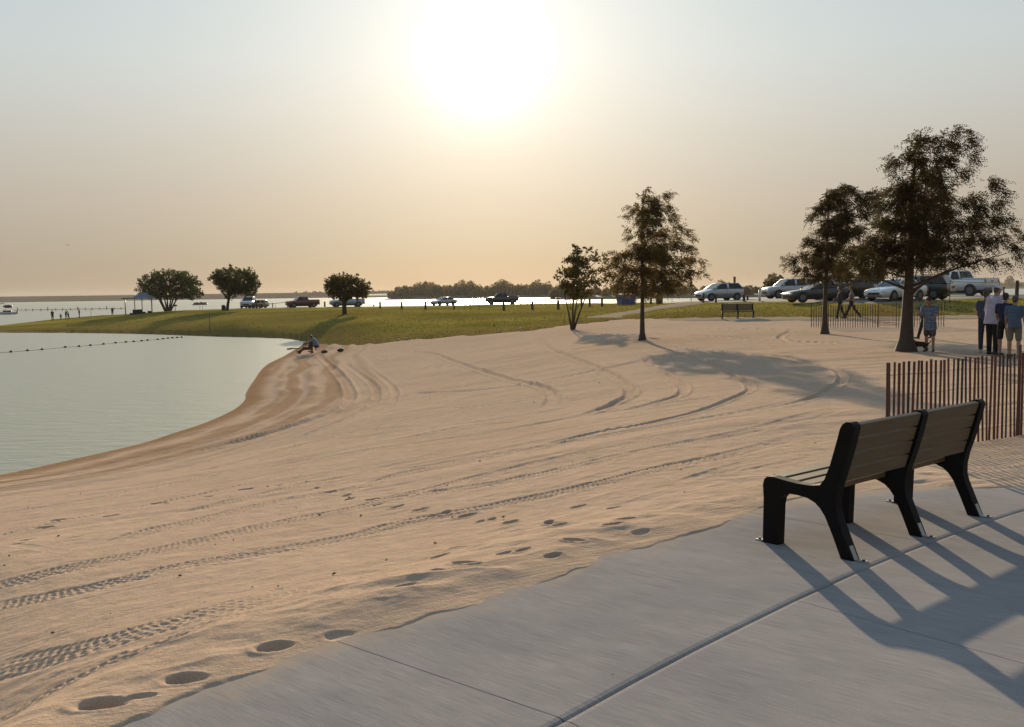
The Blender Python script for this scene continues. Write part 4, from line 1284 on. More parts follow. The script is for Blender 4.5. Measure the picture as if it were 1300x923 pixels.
# small multi-stemmed tree at the edge of the grass
pb4 = (726.5, 418.5); P = on_land(*pb4); D = math.hypot(P.x, P.y); kk = D / FPX * math.cos(math.atan2(P.x, P.y))
SML = [(210, 375, 16), (225, 400, 20), (200, 430, 34), (160, 445, 24), (275, 395, 20), (290, 385, 12), (300, 430, 32), (350, 420, 18), (362, 450, 20), (250, 460, 44), (140, 500, 34), (112, 530, 22), (190, 510, 44),
       (270, 510, 48), (340, 500, 36), (150, 565, 36), (220, 570, 48), (300, 560, 42), (350, 550, 24), (200, 620, 32), (270, 610, 30), (160, 610, 16)]
bl = px_blobs(pb4, D, SML, (680, 220), .2493, 1, 1.2, 9)
tb = bmesh.new()
for (dx, dy, hh) in ((-.25, .1, 2.6), (.05, -.1, 3.6), (.55, .05, 2.8), (.25, .25, 3.0)):
    limb(tb, bent((dx * .1, dy * .1, -.1), (dx * 2.2, dy * 2.2, hh), 7, 0, .03), .075, .012, n=7)
for (x, y, z, r) in bl:
    if z > 1.6: limb(tb, bent((x * .25, y * .2, max(1.1, z - 1.0)), (x, y, z), 4, 0, .05), .022, .006, n=5)
plant_tree('young_tree', 'small multi-stemmed leafy tree where the grass meets the sand, left of the slim cypress', 'tree', P,
           broad_leaves(bl, 780, .17), tb, YOUNG, 'trees on the sand')


def outline_blobs(poly, n, rpx, base_px, org, sc, d, seed, depth=.5):
    rr = random.Random(seed); out = []; ca = math.cos(math.atan2(base_px[0] - 650, FPX)); k = d / FPX * ca
    xs = [p[0] for p in poly]; ys = [p[1] for p in poly]
    X = np.array([rr.uniform(min(xs), max(xs)) for _ in range(n * 40)]); Y = np.array([rr.uniform(min(ys), max(ys)) for _ in range(n * 40)])
    s = poly_sd(X, Y, poly); c = 0.5 * (min(xs) + max(xs)); hw = .5 * (max(xs) - min(xs))
    for x, y, q in zip(X, Y, s):
        if q < rpx * .35: continue
        r = min(rpx * rr.uniform(.7, 1.25), q * 1.05)
        if any((x - a) ** 2 + (y - b) ** 2 < (rpx * .75) ** 2 for a, b, *_ in out): continue
        out.append((x, y, r))
        if len(out) >= n: break
    ex = 0
    for x, y, q in zip(X[::-1], Y[::-1], s[::-1]):
        if abs(q) < rpx * .28:
            out.append((x, y, rpx * rr.uniform(.25, .5))); ex += 1
            if ex > 9: break
    res = []
    for x, y, r in out:
        Xm = (org[0] + x * sc - base_px[0]) * k * ca; Z = (base_px[1] - (org[1] + y * sc)) * k; R = r * sc * k
        lim = math.sqrt(max(0.05, 1 - ((x - c) / hw) ** 2)) * hw * sc * k
        for _ in range(3):
            res.append((Xm, rr.uniform(-1, 1) * lim * .85, Z + rr.uniform(-.2, .2), R * rr.uniform(.8, 1.1)))
    return res


R1 = [(440, 330), (480, 250), (520, 190), (600, 150), (700, 115), (800, 100), (870, 88), (960, 105), (1030, 110), (1110, 165), (1180, 225), (1195, 290), (1180, 330), (1220, 410), (1160, 440), (1080, 465), (1000, 430), (920, 440), (830, 455), (700, 450), (600, 445), (500, 400)]
pb5 = (213, 395.5); P = on_land(*pb5); D = math.hypot(P.x, P.y)
bl = outline_blobs(R1, 100, 55, pb5, (120, 330), .1154, D, 11)
tb = bmesh.new()
for a in range(7):
    t = a / 6 - .5
    limb(tb, bent((t * .5, random.uniform(-.2, .2), -.2), (t * 4.6, random.uniform(-1.3, 1.3), random.uniform(3.0, 4.6)), 6, 0, .03), .16, .05, n=6)
for b in bl[::4]: limb(tb, bent((b[0] * .4, b[1] * .4, 2.2), b[:3], 4, 0, .05), .06, .015, n=5)
plant_tree('oak_tree', 'broad spreading tree with many stems beside the small shade pavilion', 'tree', P, broad_leaves(bl, 125, .28), tb, BROAD, 'round trees on the lawn')

R2 = [(135, 100), (170, 70), (220, 50), (300, 45), (380, 60), (420, 75), (450, 110), (462, 150), (440, 210), (420, 240), (350, 238), (305, 228), (285, 250), (245, 242), (215, 215), (185, 195), (155, 145)]
pb6 = (288.5, 395); P = on_land(*pb6); D = math.hypot(P.x, P.y)
bl = outline_blobs(R2, 100, 26, pb6, (240, 330), .2, D, 12)
tb = bmesh.new()
limb(tb, [(0, 0, -.2), (.02, 0, .3), (.12, 0, 1.0), (.35, 0, 2.0), (.8, 0, 3.0), (1.4, 0, 4.2)], .26, .12, n=8)
limb(tb, bent((.2, 0, 1.6), (-1.6, .3, 4.2), 5), .14, .05, n=6); limb(tb, bent((.5, 0, 2.2), (3.2, -.4, 4.2), 5), .14, .05, n=6)
for b in bl[::4]: limb(tb, bent((b[0] * .5 + .3, b[1] * .4, 3.0), b[:3], 4, 0, .05), .06, .015, n=5)
plant_tree('oak_tree', 'flat-topped round tree on one slim trunk between the spreading tree and the white pickup', 'tree', P, broad_leaves(bl, 245, .24), tb, BROAD, 'round trees on the lawn')

R3 = [(855, 150), (880, 110), (920, 90), (990, 86), (1060, 98), (1110, 118), (1150, 155), (1166, 188), (1140, 236), (1100, 252), (1040, 247), (1000, 278), (960, 267), (900, 237), (865, 205)]
pb7 = (437.5, 399.6); P = on_land(*pb7); D = math.hypot(P.x, P.y)
bl = outline_blobs(R3, 100, 25, pb7, (240, 330), .2, D, 13)
tb = bmesh.new()
limb(tb, [(0, 0, -.2), (0, 0, .3), (-.02, 0, .9), (.0, 0, 1.4)], .26, .2, n=8)
for dx in (-1.3, -.3, .7, 1.5): limb(tb, bent((0, 0, 1.2), (dx, random.uniform(-.5, .5), 3.0), 5), .15, .05, n=6)
for b in bl[::4]: limb(tb, bent((b[0] * .45, b[1] * .4, 2.4), b[:3], 4, 0, .05), .05, .012, n=5)
BROAD2 = leaf_mat('broad_leaf_brown', (0.060, 0.060, 0.020), (0.100, 0.080, 0.028), .32)
plant_tree('oak_tree', 'round-crowned short tree nearest the beach, its trunk hiding a parked pickup', 'tree', P, broad_leaves(bl, 330, .20), tb, BROAD2, 'round trees on the lawn')

# tree behind the cars
pb8 = (978, 384); P = at_depth(978, 381, 118); P.z = ground_z(P.x, P.y)
R4 = [(640, 190), (655, 150), (690, 110), (730, 88), (770, 115), (790, 150), (780, 185), (740, 215), (690, 220)]
bl = outline_blobs(R4, 26, 24, (978, 380), (860, 330), .169, 118, 14)
tb = bmesh.new(); limb(tb, [(0, 0, -.3), (0, 0, 1), (.1, 0, 2.4)], .14, .06)
for b in bl[::3]: limb(tb, bent((.05, 0, 1.6), b[:3], 4), .04, .012, n=5)
plant_tree('young_tree', 'small round-topped tree standing behind the parked silver sport utility car', 'tree', P, broad_leaves(bl, 150, .24), tb, BROAD2)


# ------------------------------------------------------------------ far shores and woods
def shore_strip(name, label, th0, th1, d, depth, hfun, mat, nseg, kind='structure'):
    """a long low bank: front face, rounded top and back"""
    V = []; F = []
    prof = [(0.0, WATER - 1.0), (0.02, WATER + .2), (0.30, .75), (0.5, 1.0), (0.7, .85), (1.0, 0.0)]
    for i in range(nseg + 1):
        th = th0 + (th1 - th0) * i / nseg; h = hfun(th, i)
        for j, (q, zz) in enumerate(prof):
            r = d + depth * q; z = zz if j < 2 else WATER + (h - WATER) * zz
            V.append((r * math.sin(th), r * math.cos(th), z))
    m = len(prof)
    for i in range(nseg):
        for j in range(m - 1):
            a = i * m + j; F.append((a, a + 1, a + m + 1, a + m))
    o = link(name, np_mesh(name, V, F), mat)
    return tag(o, label, None, kind=kind)


LEVEE_M = simple('levee_rock', (0.045, 0.045, 0.045), 0.95, var=0.2, scale=.05, spec=0.0)
SHORE_M = simple('far_bank_soil', (0.10, 0.09, 0.05), 0.95, var=0.25, scale=.05)
r_ = np.random.default_rng(5); bump = r_.random(2000)
shore_strip('levee', 'long low grey dam across the lake', -1.1, th1 := math.atan2(500 - 650, FPX), 2280, 90,
            lambda th, i: 10.3 + .5 * (th + .5), LEVEE_M, 200)
shore_strip('far_shore', 'low far shore on the right', math.atan2(460 - 650, FPX), 1.1, 1750, 120,
            lambda th, i: 4 + .6 * math.sin(i * .3), SHORE_M, 240)
shore_strip('wooded_shore', 'low wooded point across the water', math.atan2(489 - 650, FPX), math.atan2(730 - 650, FPX), 800, 70,
            lambda th, i: (0.4 if i > 6 else -1.6 + i * .3), SHORE_M, 60)
shore_strip('near_shore', 'low wooded shore behind the parking lot', math.atan2(690 - 650, FPX), math.atan2(1240 - 650, FPX), 520, 60,
            lambda th, i: (0.2 if 8 < i < 72 else -1.2), SHORE_M, 80)


def woods(name, label, px0, px1, d, depth, n, hfun, leaf, qsize, per, seed):
    rr = random.Random(seed); Cs, A1, A2 = [], [], []
    for i in range(n):
        px = px0 + (px1 - px0) * (i + rr.random()) / n
        th = math.atan2(px - 650, FPX); dd = d + depth * (.25 + .55 * rr.random())
        h = hfun(px) * rr.uniform(.72, 1.12); w = h * rr.uniform(.32, .55)
        k = int(per * rr.uniform(.8, 1.2)); u = unit_rand(k); q = rng.random(k) ** .4
        c = np.stack([u[:, 0] * q * w, u[:, 1] * q * w, h * .5 + u[:, 2] * q * h * .52], -1)
        c[:, :2] *= (1.15 - .5 * np.clip(c[:, 2:3] / h, 0, 1) ** 2)
        c += np.array([dd * math.sin(th), dd * math.cos(th), WATER + .5])
        c[:, 2] = np.maximum(c[:, 2], WATER + .3)
        a = unit_rand(k); e = np.cross(a, unit_rand(k)); e /= np.linalg.norm(e, axis=1, keepdims=True) + 1e-6
        s = qsize * rng.uniform(.5, 1.3, k)[:, None]
        Cs.append(c); A1.append(a * s * .5); A2.append(e * s * .4)
    V, F = quads(np.concatenate(Cs), np.concatenate(A1), np.concatenate(A2))
    o = link(name, np_mesh(name, V, F), leaf, smooth=False)
    return tag(o, label, 'trees', kind='stuff')


WOODM = leaf_mat('far_wood_leaf', (0.085, 0.070, 0.030), (0.15, 0.105, 0.045), .5)
woods('far_woods', 'belt of trees on the point across the water under the sun', 497, 725, 800, 70, 120, lambda px: 9.0 + 2.0 * math.sin(px * .13) + (3.0 if 505 < px < 700 else 0) - (4 if px < 505 else 0), WOODM, 1.7, 260, 21)
woods('near_woods', 'belt of trees on the shore behind the parking lot', 700, 1225, 520, 60, 170, lambda px: 6.6 + 1.4 * math.sin(px * .09) + 1.0 * math.sin(px * .31) - (1.5 if px > 1000 else 0), WOODM, 1.1, 260, 22)
woods('distant_woods', 'faint line of trees along the farthest shore', 330, 500, 2230, 80, 110, lambda px: 10 + 4.5 * max(0, min(1, (px - 330) / 100)), LEVEE_M, 4.5, 60, 23)
woods('right_far_woods', 'faint trees along the far right shore', 1215, 1480, 1750, 110, 130, lambda px: 10 + (1.5 * math.sin(px * .2)), WOODM, 3.2, 90, 24)
wt_ = woods('lone_far_tree', 'single flat-topped tree rising above the far right shore', 1279, 1285, 1740, 40, 1, lambda px: 20, WOODM, 2.6, 420, 25)
wt_['kind'] = 'thing'; wt_['category'] = 'tree'


# ------------------------------------------------------------------ vehicles
def ring_loft(bm, stations, nring):
    rings = []
    for st in stations: rings.append([bm.verts.new(p) for p in st])
    for i in range(len(rings) - 1):
        for k in range(nring):
            j = (k + 1) % nring
            bm.faces.new((rings[i][k], rings[i][j], rings[i + 1][j], rings[i + 1][k]))
    bm.faces.new(rings[0]); bm.faces.new(list(reversed(rings[-1])))


def body_ring(x, w, zb, zt, crown=.02):
    zm = zb + (zt - zb) * .55
    h = [(.72 * w, zb), (.95 * w, zb + .05), (w, zm), (.985 * w, zt - .10), (.93 * w, zt - .02), (.55 * w, zt + crown)]
    return [(x, y, z) for y, z in h] + [(x, -y, z) for y, z in reversed(h)]


SPECS = {
    'hatch': dict(L=4.15, W=1.76, axles=(1.30, -1.28), R=.31,
                  body=[(2.07, .62, .34, .56), (2.02, .78, .24, .70), (1.75, .86, .2, .82), (1.1, .88, .2, .98), (0, .88, .2, 1.00), (-1.5, .88, .22, 1.02), (-1.95, .84, .26, 1.02), (-2.07, .74, .36, .92)],
                  cabin=[(1.12, .97), (.25, 1.50), (-1.55, 1.52), (-2.0, 1.0)], split=(-.42,), rows=2),
    'suv': dict(L=4.75, W=1.9, axles=(1.42, -1.42), R=.37,
                body=[(2.38, .70, .45, .72), (2.32, .86, .32, .92), (2.0, .93, .28, 1.04), (1.15, .95, .28, 1.12), (0, .95, .28, 1.13), (-1.9, .95, .3, 1.14), (-2.28, .92, .34, 1.14), (-2.38, .84, .46, 1.02)],
                cabin=[(1.2, 1.11), (.5, 1.74), (-1.95, 1.74), (-2.32, 1.12)], split=(-.25, -1.25), rows=3),
    'sedan': dict(L=4.7, W=1.8, axles=(1.42, -1.36), R=.32,
                  body=[(2.35, .62, .34, .56), (2.28, .80, .24, .68), (1.95, .88, .2, .78), (1.0, .9, .2, .92), (0, .9, .2, .94), (-1.45, .9, .22, .97), (-2.2, .86, .28, .97), (-2.35, .76, .38, .88)],
                  cabin=[(1.05, .91), (.25, 1.40), (-.95, 1.41), (-1.7, .96)], split=(-.30,), rows=2),
    'sports': dict(L=4.5, W=1.84, axles=(1.38, -1.30), R=.33,
                   body=[(2.25, .60, .32, .50), (2.18, .80, .20, .64), (1.8, .90, .17, .76), (.8, .92, .17, .88), (0, .92, .17, .90), (-1.3, .92, .19, .96), (-2.1, .88, .26, .98), (-2.25, .78, .40, .90)],
                   cabin=[(.85, .87), (.05, 1.29), (-.75, 1.31), (-1.75, .97)], split=(-.45,), rows=2),
    'pickup': dict(L=5.7, W=1.98, axles=(1.85, -1.75), R=.41,
                   body=[(2.85, .74, .52, .88), (2.8, .92, .40, 1.04), (2.4, .97, .36, 1.14), (1.35, .99, .36, 1.2), (0, .99, .36, 1.22), (-1.0, .99, .36, 1.22), (-2.75, .99, .42, 1.22), (-2.85, .95, .50, 1.20)],
                   cabin=[(1.40, 1.18), (.75, 1.86), (-.62, 1.88), (-.92, 1.2)], split=(-.02,), rows=2, bed=(-1.05, -2.78)),
}


def paint(name, col, metal=.35):
    return simple(name, col, 0.32, metal, var=.06, scale=1.5, coat=.8)


def vehicle(kind, name, cat, label, loc, heading, pm, group, roof_rack=False, scale=1.0, steer=0.0):
    sp = SPECS[kind]
    root = empty(name, loc, heading, label, cat, group)
    root.scale = (scale,) * 3
    hw = sp['W'] / 2; R = sp['R']
    bm = bmesh.new(); ring_loft(bm, [body_ring(*b) for b in sp['body']], 12)
    body = bm_obj('body', bm, pm, root, smooth=True, bevel=.0)
    # wheel arches: shallow dark half discs on the flanks
    for ax in sp['axles']:
        for sg in (-1, 1):
            bm = bmesh.new(); add_tube(bm, (ax, sg * (hw - .12), R + .01), (ax, sg * (hw + .006), R + .01), R * 1.17, n=20)
            bm_obj('wheel_arch', bm, TRIM, body)
    c = sp['cabin']; tw, bw = hw * .76, hw * .93
    V = {}
    bm = bmesh.new()
    pts = []
    for (x, z), w in zip(c, (bw, tw, tw, bw)): pts.append((x, w, z)); pts.append((x, -w, z))
    vv = [bm.verts.new(p) for p in pts]
    for f in ((0, 1, 3, 2), (2, 3, 5, 4), (4, 5, 7, 6), (0, 2, 4, 6), (1, 7, 5, 3)): bm.faces.new([vv[i] for i in f])
    bm.faces.new([vv[i] for i in (0, 6, 7, 1)])
    bm_obj('cabin', bm, pm, root, bevel=.05, seg=3, smooth=True)
    Pv = [Vector(p) for p in pts]

    def pane(nm, corners, inset, off):
        cs = [Vector(q) for q in corners]; ctr = sum(cs, Vector()) / len(cs)
        n = (cs[1] - cs[0]).cross(cs[2] - cs[0]).normalized()
        if n.dot(ctr - Vector((0, 0, .9))) < 0: n = -n
        bm = bmesh.new()
        out = []
        for q in cs:
            d = (ctr - q); out.append(q + d.normalized() * min(inset, d.length * .4) + n * off)
        a = [bm.verts.new(q) for q in out]; b = [bm.verts.new(q - n * .02) for q in out]
        bm.faces.new(a); bm.faces.new(list(reversed(b)))
        for i in range(len(a)): j = (i + 1) % len(a); bm.faces.new((a[i], b[i], b[j], a[j]))
        bm_obj(nm, bm, GLASS, root)
    pane('windscreen', (Pv[0], Pv[1], Pv[3], Pv[2]), .10, .008)
    pane('rear_window', (Pv[4], Pv[5], Pv[7], Pv[6]), .11, .008)
    for sg, idx in ((1, (0, 2, 4, 6)), (-1, (1, 3, 5, 7))):
        f0_, f1_, r1_, r0_ = [Pv[i] for i in idx]
        def lin(p, q, x): t = (x - p.x) / (q.x - p.x); return p.lerp(q, t)
        xs = [None] + list(sp['split']) + [None]
        for k in range(len(xs) - 1):
            a = xs[k]; b = xs[k + 1]
            tl = f1_ if a is None else lin(f1_, r1_, a - .03); bl_ = f0_ if a is None else lin(f0_, r0_, a - .03)
            tr = r1_ if b is None else lin(f1_, r1_, b + .03); br_ = r0_ if b is None else lin(f0_, r0_, b + .03)
            pane('side_window', (bl_, br_, tr, tl), .075, .008)
    for ax in sp['axles']:
        for sg in (-1, 1):
            rot = Matrix.Rotation(steer if ax > 0 else 0, 3, 'Z')
            ctr = Vector((ax, sg * (hw - .10), R))
            bm = bmesh.new(); q = rot @ Vector((0, sg * .115, 0)); add_tube(bm, ctr - q, ctr + q, R, n=22)
            wl = bm_obj('wheel', bm, RUBBER, root, bevel=.03, seg=2)
            bm = bmesh.new(); add_tube(bm, ctr + q * .9, ctr + q * 1.03, R * .62, n=18)
            for k in range(5):
                t = 2 * PI * k / 5; e = rot @ Vector((math.cos(t) * R * .55, 0, math.sin(t) * R * .55)); add_tube(bm, ctr + q * 1.08, ctr + q * 1.05 + e, R * .08, R * .06, n=5)
            bm_obj('rim', bm, RIM, wl)
    xf, xr = sp['body'][0][0], sp['body'][-1][0]
    zf = sp['body'][1][3]; zr = sp['body'][-1][3]
    for sg in (-1, 1):
        bm = bmesh.new(); add_ell(bm, (xf - .12, sg * hw * .70, zf - .09), (.13, .19, .085)); bm_obj('headlight', bm, LAMP, root, smooth=True)
        bm = bmesh.new(); add_box(bm, (xr + .05, sg * hw * .84, zr - .14), (.14, .17, .26)); bm_obj('tail_light', bm, TAIL, root, bevel=.02)
        bm = bmesh.new(); add_box(bm, (c[0][0] - .22, sg * (hw + .07), c[0][1] + .10), (.12, .2, .13)); bm_obj('wing_mirror', bm, pm, root, bevel=.03)
        for xs in sp['split'][:1]:
            bm = bmesh.new(); add_box(bm, (xs + .12, sg * (hw * .985), c[0][1] - .10), (.18, .03, .03)); bm_obj('door_handle', bm, TRIM, root)
    bm = bmesh.new(); add_box(bm, (xf - .03, 0, sp['body'][0][2] + .12), (.10, hw * 1.0, .16)); add_box(bm, (xf - .03, 0, sp['body'][0][2] - .02), (.12, hw * 1.35, .07)); bm_obj('grille', bm, TRIM, root, bevel=.02)
    bm = bmesh.new(); add_box(bm, (xr - .02, 0, sp['body'][-1][2] + .03), (.14, hw * 1.75, .17)); bm_obj('rear_bumper', bm, RIM if kind == 'pickup' else TRIM, root, bevel=.03)
    bm = bmesh.new(); add_box(bm, (xr - .012 if kind != 'pickup' else xr - .1, 0, sp['body'][-1][2] + (.22 if kind != 'pickup' else .03)), (.02, .30, .15)); bm_obj('number_plate', bm, PLATE, root)
    bm = bmesh.new(); add_box(bm, (0, 0, .30), (sp['L'] * .86, hw * 1.5, .22)); bm_obj('underbody', bm, TRIM, root)
    if 'bed' in sp:
        a, b = sp['bed']
        bm = bmesh.new(); add_box(bm, ((a + b) / 2, 0, 1.246), (a - b, hw * 1.62, .018)); bm_obj('truck_bed', bm, TRIM, root)
        bm = bmesh.new()
        for sg in (-1, 1): add_box(bm, ((a + b) / 2, sg * hw * .88, 1.27), (a - b, .12, .10))
        add_box(bm, (b - .03, 0, 1.26), (.08, hw * 1.86, .12)); add_box(bm, (a + .02, 0, 1.27), (.08, hw * 1.7, .10)); bm_obj('bed_rail', bm, pm, root, bevel=.02)
        bm = bmesh.new(); add_box(bm, (xr - .012, 0, .98), (.03, hw * 1.45, .46)); tg = bm_obj('tailgate', bm, pm, root, bevel=.02)
        bm = bmesh.new(); add_box(bm, (xr - .03, 0, 1.08), (.02, .26, .07)); bm_obj('handle', bm, TRIM, tg)
    if roof_rack:
        bm = bmesh.new()
        for sg in (-1, 1): add_tube(bm, (c[1][0] - .1, sg * tw * .85, c[1][1] + .07), (c[2][0] + .1, sg * tw * .85, c[2][1] + .07), .022)
        for xx in (c[1][0] - .4, c[2][0] + .4): add_tube(bm, (xx, -tw * .85, c[1][1] + .075), (xx, tw * .85, c[1][1] + .075), .02)
        bm_obj('roof_rack', bm, RIM, root)
    return root


def park(px, py, z=None):
    p = on_land(px, py); p.z += .12 if z is None else z
    return p


def face_to(p, deg):
    """heading so that deg=0 drives to the viewer's right, 90 away from the viewer, 180 left, 270 towards"""
    return math.radians(deg) - math.atan2(p.x, p.y)


GL, GR = 'vehicles in the parking lot', 'vehicles on the lake road'
SILVER = paint('silver_paint', (0.42, 0.43, 0.46), .6)
for kind, nm, cat, lab, px, py, deg, pm, grp, kw in [
    ('hatch', 'hatchback_car', 'car', 'silver hatchback at the left end of the parking lot, above the distant bench', 913, 383.2, 212, SILVER, GL, {}),
    ('suv', 'sport_utility_car', 'car', 'silver sport utility car with dark tinted rear glass, next to the small round tree', 1002, 380.2, 205, SILVER, GL, {}),
    ('sports', 'sports_car', 'car', 'low dark sports car parked in front of the silver sport utility car', 1036, 385.2, 205, paint('dark_green_grey_paint', (0.035, 0.04, 0.042)), GL, {}),
    ('sedan', 'sedan_car', 'car', 'pale sedan half hidden behind the middle cypress trunk and the two walkers', 1066, 381.5, 215, paint('pale_grey_paint', (0.5, 0.5, 0.5)), GL, {}),
    ('pickup', 'pickup_truck', 'truck', 'dark grey pickup parked under the overlapping crowns of the two cypresses', 1108, 382.0, 176, paint('dark_grey_paint', (0.04, 0.04, 0.042)), GL, {}),
    ('sedan', 'sedan_car', 'car', 'white car nose-on beside the trunk of the largest cypress', 1137, 383.5, 235, paint('white_paint_b', (0.62, 0.63, 0.66), .1), GL, {}),
    ('suv', 'sport_utility_car', 'car', 'dark green sport utility car with a roof rack, left of the big white pickup', 1166, 381.8, 160, paint('dark_green_paint', (0.018, 0.028, 0.026)), GL, dict(roof_rack=True, scale=.93)),
    ('pickup', 'pickup_truck', 'truck', 'big white pickup with its tailgate towards the beach, rightmost in the parking lot', 1214, 377.2, 146, paint('white_paint', (0.66, 0.68, 0.74), .1), GL, dict(scale=1.12)),
    ('pickup', 'pickup_truck', 'truck', 'white pickup nose-on by the lake, beside the flat-topped round tree', 318.5, 391.6, 258, paint('white_paint_c', (0.55, 0.57, 0.62), .1), GR, {}),
    ('suv', 'utility_vehicle', 'car', 'small beige vehicle half hidden behind the nose-on white pickup', 328.5, 391.2, 150, paint('beige_paint', (0.48, 0.36, 0.22), .1), GR, dict(scale=.75)),
    ('pickup', 'pickup_truck', 'truck', 'red pickup parked alone on the lake road', 385.5, 391.2, 200, paint('red_paint', (0.16, 0.035, 0.024), .2), GR, dict(scale=.95)),
    ('pickup', 'pickup_truck', 'truck', 'pale blue pickup behind the trunk of the round tree nearest the beach', 442, 389.8, 190, paint('pale_blue_paint', (0.36, 0.42, 0.52), .3), GR, {}),
    ('sedan', 'sedan_car', 'car', 'small silver car with a sun glint on its roof, left of the dark pickup', 564.5, 388.6, 215, SILVER, GR, {}),
    ('pickup', 'pickup_truck', 'truck', 'dark pickup on the lake road directly below the sun', 638.5, 386.0, 183, paint('charcoal_paint', (0.06, 0.06, 0.062), .5), GR, {}),
]:
    if grp == GR:
        t = math.atan2(px - 650, FPX); dd = 167
        p = Vector((dd * math.sin(t), dd * math.cos(t), 0)); p.z = ground_z(p.x, p.y) + .12
    else: p = park(px, py)
    vehicle(kind, nm, cat, lab, p, face_to(p, deg), pm, grp, **kw)


# ------------------------------------------------------------------ people
SKIN = simple('skin', (0.30, 0.17, 0.11), .6, var=.08)
HAIRD = simple('dark_hair', (0.018, 0.014, 0.012), .7)
HAIRG = simple('grey_brown_hair', (0.06, 0.05, 0.045), .7)
SHOE = simple('dark_shoe', (0.03, 0.028, 0.028), .7)
SHOEW = simple('pale_shoe', (0.42, 0.42, 0.42), .7)
cloth = lambda n, c: simple(n, tuple(.55 * q for q in c), .95, var=.2, scale=6, bump=.3, bscale=25)


def print_mat():
    m, nt, b = new_mat('blue_print_cloth')
    tc = N(nt, 'ShaderNodeTexCoord'); vo = N(nt, 'ShaderNodeTexVoronoi', i_Scale=22.0); nt.links.new(tc.outputs['Object'], vo.inputs['Vector'])
    r = N(nt, 'ShaderNodeValToRGB'); r.color_ramp.elements[0].color = (0.30, 0.33, 0.38, 1); r.color_ramp.elements[1].color = (0.09, 0.12, 0.21, 1); r.color_ramp.elements[1].position = .55
    nt.links.new(vo.outputs['Distance'], r.inputs[0]); nt.links.new(r.outputs[0], b.inputs['Base Color']); b.inputs['Roughness'].default_value = .9
    return m


